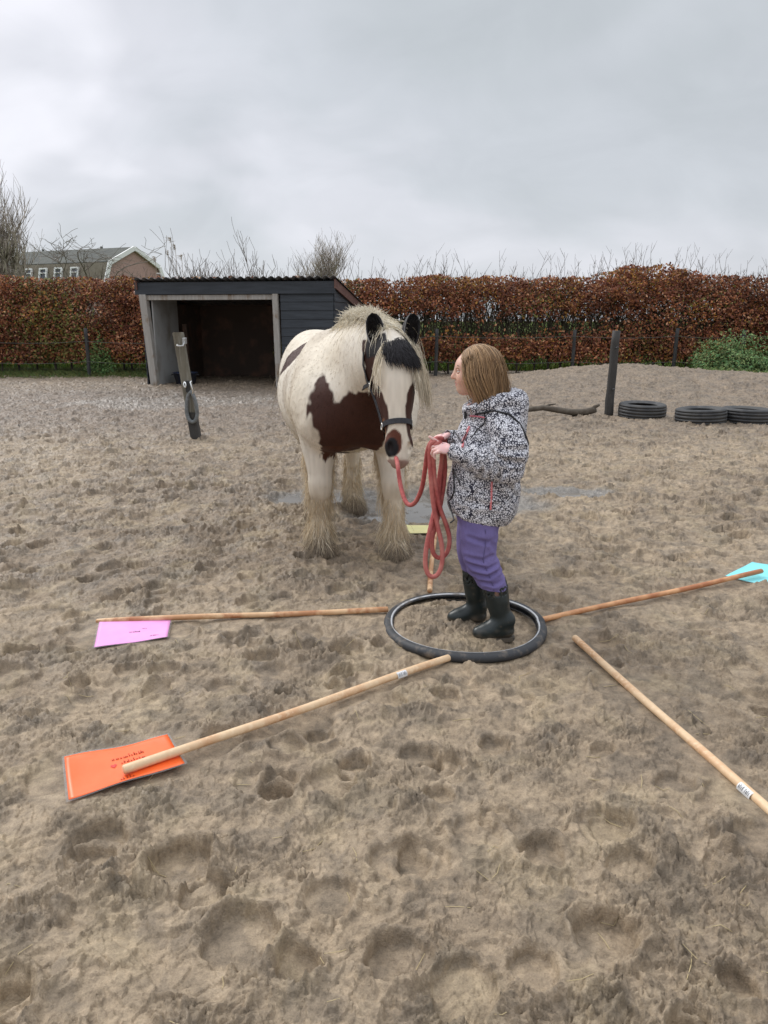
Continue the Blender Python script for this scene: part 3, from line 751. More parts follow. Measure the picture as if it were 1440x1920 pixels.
# ------------------------------------------------------------------ field shelter
def shed():
    A = math.radians(-9.5)                    # local x runs along the front to the right, y to the back
    Rx, Ry = -.985, 15.0
    W, D = 4.0, 2.75
    t = thing('horse_shelter', 'black timber horse shelter with open front and corrugated roof', 'shelter', (Rx, Ry, 0), A)
    # local origin: front right corner. x in [-W, 0]
    zf, zb = 2.06, 1.62
    M_board = pm('black_board', (.020, .026, .034), .55, var=(6, (.038, .046, .058), .4, .7, 4, (.3, .3, 3)), bump=[(60, .35, .004, (.1, .1, 1))])
    M_post = pm('weathered_post', (.33, .31, .28), .85, var=(5, (.20, .14, .09), .52, .68, 4, (1, 1, .8)), var2=(30, (.42, .40, .37), .45, .7, 3, (1, 1, .1)), bump=[(70, .5, .004, (1, 1, .08))])
    M_ply = pm('grey_boarding', (.33, .33, .32), .85, var=(3, (.22, .20, .17), .45, .7, 5, (1, 1, .6)), bump=[(50, .3, .003)])
    M_in = pm('inside_boards', (.065, .044, .032), .85, var=(2.5, (.14, .075, .05), .5, .7), bump=[(30, .3, .004, (.1, .1, 1))])
    M_iron = pm('corrugated_iron', (.10, .11, .12), .5, var=(4, (.17, .16, .155), .4, .7), metal=.3)
    M_rust = pm('barge_board', (.11, .048, .038), .7, var=(8, (.16, .085, .065), .4, .7))
    zt = lambda y: zf + (zb - zf) * y / D
    def boards(name, x0, x1, y0, y1, ztop0, ztop1, z0=.03, par=t, out=(0, -1)):
        """overlapping horizontal boards between (x0,y0) and (x1,y1)"""
        m = MB(); h = .165; z = z0; dx_, dy_ = x1 - x0, y1 - y0; ln = math.hypot(dx_, dy_); ex, ey = dx_ / ln, dy_ / ln
        ox, oy = out
        while z < max(ztop0, ztop1) - .01:
            za, zb_ = z, z + h + .02
            def P(s_, z_, o): return (x0 + ex * s_ + ox * o, y0 + ey * s_ + oy * o, z_)
            # clip to the sloping top
            def top(s_): return ztop0 + (ztop1 - ztop0) * s_ / ln
            s1 = ln
            if ztop1 < ztop0 and za >= ztop1: s1 = ln * (ztop0 - za) / (ztop0 - ztop1)
            if s1 > .03:
                t0 = min(zb_, top(0)); t1 = max(min(zb_, top(s1)), za + .002); sm = None
                pts = [(0, za, .030), (s1, za, .030), (s1, t1, .012), (0, t0, .012)]
                if t0 < zb_ + 1e-6 and zb_ > top(s1) and top(0) > zb_ - 1e-6 and ztop0 != ztop1:
                    sm = ln * (ztop0 - zb_) / (ztop0 - ztop1)
                    pts = [(0, za, .030), (s1, za, .030), (s1, t1, .012), (sm, zb_, .012), (0, zb_, .012)]
                k = len(pts); vs = [P(a_, b_, c_) for a_, b_, c_ in pts] + [P(a_, b_, 0) for a_, b_, c_ in pts]
                m.add(vs, [tuple(range(k)), tuple(range(2 * k - 1, k - 1, -1))] + [(i, i + k, (i + 1) % k + k, (i + 1) % k) for i in range(k)])
            z += h
        return m.build(name, M_board, par)
    xo = -1.16                                 # right edge of the opening
    boards('front_wall', xo + .09, 0, 0, 0, zf - .06, zf - .06)
    boards('side_wall', .002, .002, .0, D, zf - .04, zb - .04, out=(1, 0))
    boards('side_wall', -W, -W, 0, D, zf - .04, zb - .04, out=(-1, 0))
    # corner board between front and side
    # fascia over the opening
    m = MB(); m.box((-W / 2 - .03, -.050, zf - .115), (W + .16, .030, .235), bev=.004); m.build('fascia', M_board, t)
    m = MB(); m.box(((xo - W) / 2, .02, zf - .29), (W + xo - .10, .09, .10), bev=.006); m.build('lintel', M_post, t)
    # posts, the left one leaning outwards a little
    m = MB(); sh = Matrix(((1, 0, -.06), (0, 1, 0), (0, 0, 1)))
    m.box((-W + .06 + .04, 0, .88), (.15, .15, 1.9), sh, bev=.012); m.build('post', M_post, t)
    m = MB(); m.box((xo, -.02, .88), (.115, .10, 1.9), Matrix(((1, 0, -.01), (0, 1, 0), (0, 0, 1))), bev=.01); m.build('post', M_post, t)
    m = MB(); m.box((-W + .19, .62, .90), (.03, 1.15, 1.8)); m.build('inner_lining', M_ply, t)
    m = MB(); m.box((-W + .08, D / 2 + .4, .84), (.03, D - .9, 1.66)); m.box((-.05, D / 2, .84), (.03, D - .1, 1.60)); m.box((-W / 2, D - .04, .83), (W - .1, .03, 1.66))
    m.box((xo / 2, .05, .95), (abs(xo) - .16, .03, 1.8)); m.build('inner_wall', M_in, t)
    m = MB(); m.box((-W + .30, 1.32, .62), (.10, .08, 1.25), bev=.01); m.build('brace', M_in, t)
    # corrugated sheet, waves across the width
    nx = 260; ny = 8; x0, x1, ya, yb = -W - .10, .10, -.16, D + .14
    V = []; 
    for j in range(ny + 1):
        y_ = ya + (yb - ya) * j / ny
        for i in range(nx + 1):
            x_ = x0 + (x1 - x0) * i / nx
            V.append((x_, y_, zt(y_) + .055 + .019 * math.sin(2 * PI * x_ / .155)))
    V = np.array(V); n0 = len(V); V2 = V.copy(); V2[:, 2] -= .006; VV = np.concatenate([V, V2])
    ii = (np.arange(ny)[:, None] * (nx + 1) + np.arange(nx)[None]).ravel(); F1 = np.stack([ii, ii + 1, ii + nx + 2, ii + nx + 1], -1)
    fr = np.arange(nx); F3 = np.stack([fr, fr + n0, fr + 1 + n0, fr + 1], -1)
    rs = np.arange(ny) * (nx + 1) + nx; F4 = np.stack([rs, rs + n0, rs + nx + 1 + n0, rs + nx + 1], -1)
    link('roof', np_mesh('roof', VV, np.concatenate([F1, F1[:, ::-1] + n0, F3, F4]), True), M_iron, t)
    for xs_ in (.055, -W - .055):
        m = MB(); sl_ = (zb - zf) / D
        vs = []
        for (yy, dz) in ((-.10, 0), (D + .08, 0)):
            for xx in (-.014, .014):
                for q in (.02, -.15): vs.append((xs_ + xx, yy, zt(yy) + q))
        m.add(vs, [(0, 1, 3, 2), (4, 6, 7, 5), (0, 4, 5, 1), (2, 3, 7, 6), (0, 2, 6, 4), (1, 5, 7, 3)])
        m.build('barge_board', M_rust, t)
    # blunt end of the purlin poking out at the left
    m = MB(); m.tube([(-W - .16, .02, zf - .20), (-W + .02, .02, zf - .20)], .045, 12); m.build('purlin', pm('pinkish_wood', (.36, .22, .17), .8), t)
    m = MB(); m.tube([(-W + .22, .5, zf + .02), (-W + .22, .5, zf + .17), (-W + .20, .5, zf + .20), (-W + .12, .5, zf + .205)], .016, 8); m.build('vent_pipe', pm('pale_pipe', (.42, .40, .36), .6), t)
    # bed of muck and dust inside
    return t, A, (Rx, Ry)
_shed, SA, SR = shed()
def shed_pt(x, y, z=0):
    return (SR[0] + x * math.cos(SA) - y * math.sin(SA), SR[1] + x * math.sin(SA) + y * math.cos(SA), z)
# blue feed tub just inside
def tub():
    t = thing('feed_tub', 'dark blue plastic feed tub on the ground inside the shelter', 'tub', shed_pt(-3.36, .42, .0))
    m = MB(); pr = [(.0, .012), (.20, .012), (.245, .24), (.262, .24), (.262, .255), (.235, .255), (.19, .03), (.0, .03)]
    m.lathe(pr, 40, closed=False); m.build('bowl', pm('blue_plastic', (.018, .028, .060), .45, var=(9, (.05, .05, .06), .5, .7)), t)
    for s_ in (-1, 1):
        m = MB(); m.tube([(s_ * .25, -.05, .22), (s_ * .285, -.05, .20), (s_ * .285, .05, .20), (s_ * .25, .05, .22)], .009, 8); m.build('handle', pm('tub_handle', (.03, .03, .035), .6), t)
tub()
# hay net hanging on the back wall
def haynet():
    t = thing('hay_net', 'sagging olive hay net hanging from the back wall inside the shelter', 'hay net', shed_pt(-1.75, 2.45, .62))
    V = []; F = []; n = 40; mm = 26
    for j in range(mm + 1):
        v = j / mm; a = v * PI
        for i in range(n):
            th = 2 * PI * i / n; rr_ = math.sin(a) ** .8
            x_ = .30 * rr_ * math.cos(th); y_ = .17 * rr_ * math.sin(th); z_ = -.24 * math.cos(a)
            nn = .03 * math.sin(x_ * 31 + z_ * 17) + .02 * math.sin(z_ * 43 + th * 3)
            V.append((x_ * (1 + nn * 3), y_ + nn, z_ + nn))
    for j in range(mm):
        for i in range(n): F.append((j * n + i, j * n + (i + 1) % n, (j + 1) * n + (i + 1) % n, (j + 1) * n + i))
    me = np_mesh('bag', np.array(V), np.array(F)); link('bag', me, pm('hay', (.26, .23, .10), .9, var=(14, (.12, .11, .05), .4, .6), bump=[(25, .8, .03)]), t)
    m = MB(); m.tube([(-.30, .02, .16), (-.1, .05, .10), (.1, .05, .12), (.34, .02, .27)], .012, 6); m.tube([(-.30, .02, .16), (-.34, .05, .32)], .010, 6); m.build('cord', pm('brown_cord', (.09, .05, .035), .8), t)
haynet()

# ------------------------------------------------------------------ two posts in the paddock
M_oldpost = pm('old_grey_post', (.165, .150, .115), .85, var=(7, (.085, .07, .045), .45, .68, 5, (1, 1, .12)), var2=(40, (.30, .29, .26), .55, .75, 3, (1, 1, .06)), bump=[(80, .8, .006, (1, 1, .06))])
M_blackpaint = pm('black_tarred', (.040, .037, .034), .7, var=(25, (.10, .085, .07), .6, .8, 4, (1, 1, .3)), bump=[(70, .5, .004, (1, 1, .1))])
def post_left():
    z0 = gz(-2.17, 8.52)
    t = thing('tether_post', 'leaning weathered grey timber post with a black foot in front of the shelter', 'post', (-2.18, 8.52, z0))
    m = MB(); sh = Matrix(((1, 0, -.066), (0, 1, .02), (0, 0, 1)))
    def shaft(z_a, z_b, s_, name, mat_, top=False):
        m = MB(); b = .012; k = 7
        for q in range(1): pass
        ring = [(-s_ / 2 + b, -s_ / 2), (s_ / 2 - b, -s_ / 2), (s_ / 2, -s_ / 2 + b), (s_ / 2, s_ / 2 - b), (s_ / 2 - b, s_ / 2), (-s_ / 2 + b, s_ / 2), (-s_ / 2, s_ / 2 - b), (-s_ / 2, -s_ / 2 + b)]
        vs = []; rr = random.Random(4)
        for i in range(k):
            zc = z_a + (z_b - z_a) * i / (k - 1); c = -.112 * zc; j = 1 + rr.uniform(-.03, .03)
            for (a_, b_) in ring: vs.append((a_ * j + c, b_ * j + .02 * zc, zc + (rr.uniform(-.008, .008) if i == k - 1 else 0)))
        fs = [(i * 8 + a_, i * 8 + (a_ + 1) % 8, (i + 1) * 8 + (a_ + 1) % 8, (i + 1) * 8 + a_) for i in range(k - 1) for a_ in range(8)]
        fs += [tuple(range(7, -1, -1)), tuple((k - 1) * 8 + a_ for a_ in range(8))]
        m.add(vs, fs); return m.build(name, mat_, t)
    shaft(.30, 1.19, .106, 'shaft', M_oldpost); shaft(-.12, .30, .110, 'foot', M_blackpaint)
    m = MB(); m.tube([(-.125, -.055, 1.06), (-.12, -.10, 1.05), (-.085, -.115, 1.045), (-.055, -.10, 1.05), (-.05, -.06, 1.09)], .011, 8); m.box((-.055, -.02, 1.10), (.03, .09, .07), bev=.006); m.build('hook', pm('galvanised', (.42, .42, .41), .4, metal=.5), t)
    # loop of hose hanging on the post
    h = thing('lead_loop', 'grey rubber-covered loop with snap hooks hanging on the leaning post', 'tether', (-2.18, 8.52, z0))
    m = MB(); pts = []
    cx, cz = -.028, .37
    for i in range(40):
        a = 2 * PI * i / 40; wdt = .060 * (1 - .30 * math.sin(a)); pts.append((cx + wdt * math.cos(a) + .02, -.085 - .012 * math.cos(a), cz + .17 * math.sin(a) - .0))
    m.tube(pts, .021, 10, closed=True); m.build('hose', pm('grey_hose', (.17, .185, .19), .55, var=(30, (.10, .10, .10), .4, .7), bump=[(120, .4, .003)]), h)
    m = MB(); m.box((-.035, -.085, .60), (.05, .03, .13), bev=.008); m.build('strap', pm('black_strap', (.02, .02, .02), .6), h)
    Msn = pm('steel', (.75, .75, .73), .25, metal=1.0)
    m = MB(); m.tube([(-.062, -.105, .655), (-.075, -.115, .63), (-.066, -.118, .60), (-.052, -.115, .59), (-.048, -.11, .62), (-.056, -.105, .65)], .008, 8, closed=True); m.build('snap_hook', Msn, h)
    m = MB(); m.tube([(.012, -.09, .66), (.000, -.105, .65), (.012, -.11, .60), (.024, -.105, .55), (.014, -.10, .50)], .009, 8); m.build('snap_hook', Msn, h)
post_left()
def post_right():
    z0 = gz(3.21, 10.59)
    t = thing('tarred_post', 'dark tarred round post standing left of the old car tyres', 'post', (3.21, 10.59, z0))
    m = pole_mb((0, 0, -.12), (.105 - .08, .0, 1.16), .062, .057, 14, 5, .04)
    m.build('shaft', M_blackpaint, t)
    for zz_ in (.93, .36):
        m = MB(); m.tube([(.015, -.06, zz_), (.015, -.10, zz_), (.03, -.11, zz_ + .012)], .010, 8)
        m.build('insulator', pm('insulator', (.035, .035, .04), .4), t)
post_right()

# ------------------------------------------------------------------ old car tyres
def car_tyre(first=None):
    Ro, Ri, Wd = .325, .205, .205
    m = MB(); pr = []
    # closed profile (r,z): outer tread with grooves, shoulders, walls, open inside
    tread = []
    zs = [-.082, -.070, -.068, -.058, -.056, -.03, -.028, -.018, -.016, .016, .018, .028, .030, .056, .058, .068, .070, .082]
    gro = [0, 0, 1, 1, 0, 0, 1, 1, 0, 0, 1, 1, 0, 0, 1, 1, 0, 0]
    for z_, g_ in zip(zs, gro): tread.append((Ro - g_ * .009 - .006 * (z_ / .08) ** 2, z_))
    up = [(Ro - .022, .096), (Ro - .05, .104), (Ro - .085, .098), (Ri + .012, .080), (Ri, .076), (Ri + .004, .066), (Ri + .03, .072), (Ro - .06, .084), (Ro - .022, .06)]
    dn = [(Ro - .022, -.06), (Ro - .06, -.084), (Ri + .03, -.072), (Ri + .004, -.066), (Ri, -.076), (Ri + .012, -.080), (Ro - .085, -.098), (Ro - .05, -.104), (Ro - .022, -.096)]
    m.lathe(tread + up + dn, 84); return m
M_rub = pm('old_rubber', (.028, .029, .031), .62, var=(7, (.085, .082, .078), .48, .72, 5), var2=(1.5, (.06, .058, .054), .45, .65), bump=[(60, .3, .004)])
labels = ['old black car tyre lying by itself right of the tarred post', 'old car tyre with its left side exposed, lying against the tyre at its right', 'rightmost old car tyre, lying at the right edge beside grass']
prev = None
for i, (x0, y0, rz) in enumerate([(3.64, 10.45, .2), (4.22, 9.86, 1.1), (4.86, 9.93, 2.1)]):
    t = thing('car_tyre', labels[i], 'tyre', (x0, y0, gmean(x0, y0, .25) + .080 + (.015 if i == 0 else 0)), rz, 'old car tyres lying in the paddock')
    if prev is None: prev = car_tyre().build('casing', M_rub, t)
    else:
        c = prev.copy(); col.objects.link(c); c.parent = t
    t.rotation_euler[0] = [.03, -.04, .02][i]

# crooked branch behind the child
def branch():
    t = thing('fallen_branch', 'crooked bare branch lying on the mud behind the child', 'branch', (2.45, 10.5, gmean(2.4, 10.4, .2) + .05))
    m = MB(); m.tube([(-.75, .1, .0), (-.45, .05, .02), (-.2, .0, .06), (.0, -.02, .03), (.2, -.03, .0), (.42, 0, .0), (.55, .02, .03)], [.03, .034, .038, .042, .045, .05, .045], 10)
    m.tube([(.5, .02, .02), (.54, .02, .07), (.60, .0, .10)], [.035, .028, .015], 8); m.tube([(-.2, 0, .06), (-.1, .08, .09), (.0, .1, .1)], [.02, .015, .008], 7)
    m.build('wood', pm('branch_wood', (.085, .068, .05), .9, var=(10, (.13, .11, .085), .45, .7), bump=[(60, .6, .008)]), t)
branch()
# ------------------------------------------------------------------ props on the mud
M_wood = pm('broom_wood', (.72, .51, .31), .55, var=(5, (.55, .29, .14), .46, .68, 5, (1, 1, 1)), var2=(60, (.80, .60, .39), .5, .8, 2), bump=[(120, .25, .001)])
M_wood2 = pm('broom_wood_stained', (.72, .48, .27), .55, var=(9, (.38, .14, .055), .44, .58, 4), var2=(4, (.50, .26, .12), .45, .6), bump=[(120, .25, .001)])
M_wood3 = pm('broom_wood_red', (.66, .35, .165), .5, var=(7, (.40, .15, .06), .40, .58, 4), bump=[(120, .25, .001)])
M_label = pm('paper_label', (.72, .72, .72), .6)
M_ink = pm('label_ink', (.12, .12, .13), .6)
def pole(label, a, b, r, material, za=None, zb=None, sticker=None, taper_a=False):
    ax, ay = a; bx, by = b
    za = gmean(ax, ay) + r + .003 if za is None else gmean(ax, ay) + r + za; zb = gmean(bx, by) + r + .003 if zb is None else gmean(bx, by) + r + zb
    o = Vector((ax, ay, za)); d = Vector((bx, by, zb)) - o; ln = d.length
    t = thing('wooden_pole', label, 'pole', o, 0, 'wooden poles laid out like rays around the bicycle tyre')
    dn = d.normalized(); rr = random.Random(int(ax * 1000)); side = dn.cross(Vector((0, 0, 1))).normalized()
    m = MB(); k = 26; pts = []; rad = []
    ph = rr.random() * 6
    for i in range(k):
        u = i / (k - 1); pts.append(d * u + side * (.0035 * math.sin(u * 5 + ph)) + Vector((0, 0, .002 * math.sin(u * 9 + ph)))); rad.append(r * (1 + .02 * math.sin(u * 23 + ph)))
    e0 = r * .35
    P = [pts[0], pts[0] + dn * e0 * .3, pts[0] + dn * e0] + pts[1:-1] + [pts[-1] - dn * e0, pts[-1] - dn * e0 * .3, pts[-1]]
    Rr = [r * .62, r * .88, r] + rad[1:-1] + [r, r * .88, r * .62]
    if taper_a: Rr[0:4] = [r * .45, r * .6, r * .75, r * .92]
    m.tube(P, Rr, 18); m.build('stick', material, t)
    if sticker:
        u, length = sticker; m = MB(); n = 8
        up = side.cross(dn).normalized(); up = up if up.z > 0 else -up
        cam_side = -side if side.y > 0 else side; a0 = math.atan2(0, 1)
        vs = []
        for j in range(2):
            c = d * u + dn * length * j
            for i in range(n + 1):
                a_ = R(-20) + R(120) * i / n
                vs.append(c + (cam_side * math.cos(a_) + up * math.sin(a_)) * (r * 1.035 + .0006))
        m.add(vs, [(i, i + 1, n + 2 + i, n + 1 + i) for i in range(n)], True)
        lb = m.build('label', M_label, t)
        m = MB()
        for q in range(9):
            if q in (4,): continue
            c0_ = d * u + dn * length * (.10 + .095 * q); c1_ = c0_ + dn * length * (.03 + .02 * (q % 3 == 0))
            vs = []
            for c in (c0_, c1_):
                for i in range(5):
                    a_ = R(12) + R(38 + 14 * (q % 2)) * i / 4; vs.append(c + (cam_side * math.cos(a_) + up * math.sin(a_)) * (r * 1.035 + .0014))
            m.add(vs, [(i, i + 1, 6 + i, 5 + i) for i in range(4)], True)
        m.build('print', M_ink, lb)
    return t
r0 = .0135
pole('pale wooden pole lying across the orange card in the foreground', (-.778, 1.937), (.264, 2.729), r0 * 1.05, M_wood, za=.020, sticker=(.79, .045))
pole('pale wooden pole running out of the picture at the lower right', (.82, 2.934), (1.135, 1.42), r0 * 1.05, M_wood, sticker=(.695, .055))
pole('reddish stained pole lying along the edge of the pink card', (-1.306, 3.119), (.02, 3.2), r0 * .95, M_wood2, za=.012, taper_a=True)
pole('reddish pole running from the tyre to the light blue card', (.724, 3.168), (2.018, 3.737), r0 * .95, M_wood3, zb=.018)
pole('pole behind the bicycle tyre, partly hidden by the hanging rope', (.229, 3.475), (.325, 4.56), r0, M_wood2)

# bicycle tyre
def bike():
    zb = gmean(TY[0] - .3, TY[1], .1)
    t = thing('bicycle_tyre', 'black bicycle tyre with a pale reflective stripe lying around the child\'s feet', 'tyre', (TY[0], TY[1], .012))
    Rc = .335; pr = []
    for i in range(15):                                    # outer skin, from bead round the tread to bead
        a = R(-152) + R(304) * i / 14
        knob = .0010 if 4 <= i <= 10 and i % 2 == 0 else 0
        pr.append((Rc + (.0235 + knob) * math.cos(a), .0215 * math.sin(a)))
    for i in range(15):
        a = R(152) - R(304) * i / 14; pr.append((Rc + .0200 * math.cos(a), .0180 * math.sin(a)))
    m = MB(); m.lathe(pr, 160)
    # a worn tyre never lies in a perfect circle
    m.v = [(x * (1 + .008 * math.cos(2 * math.atan2(y, x) + .6)), y * (1 + .010 * math.sin(2 * math.atan2(y, x))), z + .004 * math.sin(3 * math.atan2(y, x) + 1) + (.006 if y > 0 else -.002) ) for x, y, z in m.v]
    nt_ = pm('bike_rubber', (.034, .036, .040), .62, var=(18, (.17, .14, .11), .50, .72, 5), bump=[(180, .5, .002)])
    m.build('casing', nt_, t)
    m = MB(); pr2 = []
    for i in range(4):
        a = R(128) - R(20) * i / 3; pr2.append((Rc + .0243 * math.cos(a), .0222 * math.sin(a)))
    for i in range(4):
        a = R(108) + R(20) * i / 3; pr2.append((Rc + .0228 * math.cos(a), .0207 * math.sin(a)))
    m.lathe(pr2, 160); m.v = [(x * (1 + .008 * math.cos(2 * math.atan2(y, x) + .6)), y * (1 + .010 * math.sin(2 * math.atan2(y, x))), z + .004 * math.sin(3 * math.atan2(y, x) + 1) + (.006 if y > 0 else -.002)) for x, y, z in m.v]
    m.build('reflective_stripe', pm('stripe', (.52, .53, .54), .35, var=(15, (.25, .23, .21), .5, .7)), t)
    m = MB(); m.tube([(Rc * math.cos(2.6) * .935, Rc * math.sin(2.6) * .935, .004), (Rc * math.cos(2.6) * .85, Rc * math.sin(2.6) * .85, .0)], .0035, 8)
bike()

# laminated cards
def card(label, corners, colr, seed, writing=None, lift=.007, trim=.010, group='laminated coloured cards at the ends of the poles'):
    cs = [Vector((x, y, 0)) for x, y in corners]         # far-left, far-right, near-right, near-left
    c = sum(cs, Vector()) / 4; z0 = max(gmean(v.x, v.y, .04) for v in cs + [c])
    t = thing('coloured_card', label, 'card', (c.x, c.y, z0 + .004), 0, group)
    rr = np.random.default_rng(seed); ph = rr.random(4) * 6
    def P(u, v, dz=0, inset=0):
        u_ = inset + (1 - 2 * inset) * u; v_ = inset * 1.4 + (1 - 2.8 * inset) * v
        p = (cs[0] * (1 - u_) + cs[1] * u_) * (1 - v_) + (cs[3] * (1 - u_) + cs[2] * u_) * v_ - c
        p.z = lift * (.45 * math.sin(u_ * 3.1 + ph[0]) * math.cos(v_ * 2.2 + ph[1]) + .25 * math.sin(u_ * 7 + v_ * 3 + ph[2])) + dz
        e = max(abs(u_ - .5), abs(v_ - .5)); p.z += lift * .9 * max(0, e - .38) * 6 * (.5 + .5 * math.sin(u_ * 9 + v_ * 5 + ph[3]))
        return p
    def grid(name, inset, dz, th, material, n=22, par=t):
        V = [P(i / n, j / n, dz, inset) for j in range(n + 1) for i in range(n + 1)]; V += [p - Vector((0, 0, th)) for p in V]
        n1 = n + 1; n0 = n1 * n1; F = []
        for j in range(n):
            for i in range(n): a = j * n1 + i; F.append((a, a + n1, a + n1 + 1, a + 1)); F.append((a + n0, a + 1 + n0, a + n1 + 1 + n0, a + n1 + n0))
        for i in range(n): F.append((i, i + 1, i + 1 + n0, i + n0)); b = n * n1 + i; F.append((b + 1, b, b + n0, b + 1 + n0))
        for j in range(n): a = j * n1; F.append((a + n1, a, a + n0, a + n1 + n0)); b = a + n; F.append((b, b + n1, b + n1 + n0, b + n0))
        return link(name, np_mesh(name, np.array([v[:] for v in V]), np.array(F)), material, par)
    grid('card', trim * 2.2, .0016, .0006, pm('card_stock', colr, .38, spec=.6, var=(12, tuple(min(1, q * 1.10 + .01) for q in colr), .4, .7)))
    pl = grid('plastic_sleeve', 0, .0008, .0005, pm('clear_plastic', (.62, .62, .62), .12, alpha=.14, spec=.6))
    if writing:
        m = MB(); rr_ = random.Random(seed)
        for (u0, v0, du, hgt, nl) in writing['lines']:
            u = u0; i = 0
            while u < u0 + du:
                pts = []; wl = rr_.uniform(.006, .016); amp = hgt * rr_.choice([.5, .5, 1.0])
                for q in range(7):
                    uu = u + wl * q / 6; vv = v0 - amp * abs(math.sin(q * 1.25 + rr_.random())) * (1 if q % 2 else .25)
                    pts.append(P(uu, vv, .0030))
                m.tube(pts, writing.get('w', .0008), 4, caps=False); u += wl + rr_.choice([.004, .005, .013])
        wr = m.build('handwriting', pm('felt_pen', writing['col'], .6), t); wr['kind'] = 'stuff'
        if writing.get('heart'):
            u0, v0, s_ = writing['heart']; m = MB(); pts = []
            for i in range(24):
                a_ = 2 * PI * i / 24; hx = .8 * math.sin(a_) ** 3; hy = (13 * math.cos(a_) - 5 * math.cos(2 * a_) - 2 * math.cos(3 * a_)) / 16
                pts.append(P(u0 + s_ * hx * .6, v0 - s_ * hy, .0032))
            m.add(pts + [p - Vector((0, 0, .0005)) for p in pts], [tuple(range(23, -1, -1))] + [(i, (i + 1) % 24, (i + 1) % 24 + 24, i + 24) for i in range(24)])
            m.build('heart_drawing', pm('red_pen', (.62, .05, .04), .6), t)
    return t
card('bright orange laminated card with red handwriting, under the end of the nearest pole', [(-1.001, 2.031), (-.704, 2.161), (-.600, 1.995), (-.896, 1.810)], (.90, .135, .022), 1,
     writing=dict(lines=[(.42, .36, .28, .085, 1), (.49, .50, .22, .075, 1), (.55, .60, .22, .03, 1), (.44, .93, .10, .10, 1)], col=(.66, .075, .03), w=.0008, heart=(.42, .50, .055)))
card('pink laminated card lying under the tip of the left pole', [(-1.30, 3.13), (-.965, 3.14), (-.923, 2.934), (-1.214, 2.833)], (.80, .33, .66), 2,
     writing=dict(lines=[(.45, .55, .14, .05, 1), (.62, .42, .05, .04, 1), (.74, .80, .10, .03, 1)], col=(.50, .17, .38), w=.0009), lift=.005)
card('light blue laminated card under the far end of the right pole', [(2.085, 3.985), (2.30, 3.80), (2.04, 3.515), (1.809, 3.729)], (.22, .72, .76), 3,
     writing=dict(lines=[(.30, .45, .10, .12, 1)], col=(.45, .20, .10), w=.0012), lift=.005)
card('pale yellow laminated card on the wet mud beside the front hoof', [(.03, 4.775), (.305, 4.75), (.30, 4.535), (.02, 4.545)], (.83, .76, .32), 4, lift=.005)
# scrap of wood standing in the puddle
t = thing('wood_scrap', 'small dark scrap of wood standing in the puddle behind the lead rope', 'scrap wood', (.135, 5.28, -.03))
m = MB(); m.box((0, 0, .055), (.035, .02, .17), Matrix.Rotation(.08, 3, 'Y'), bev=.004); m.build('wood', pm('wet_wood', (.16, .10, .07), .6), t)
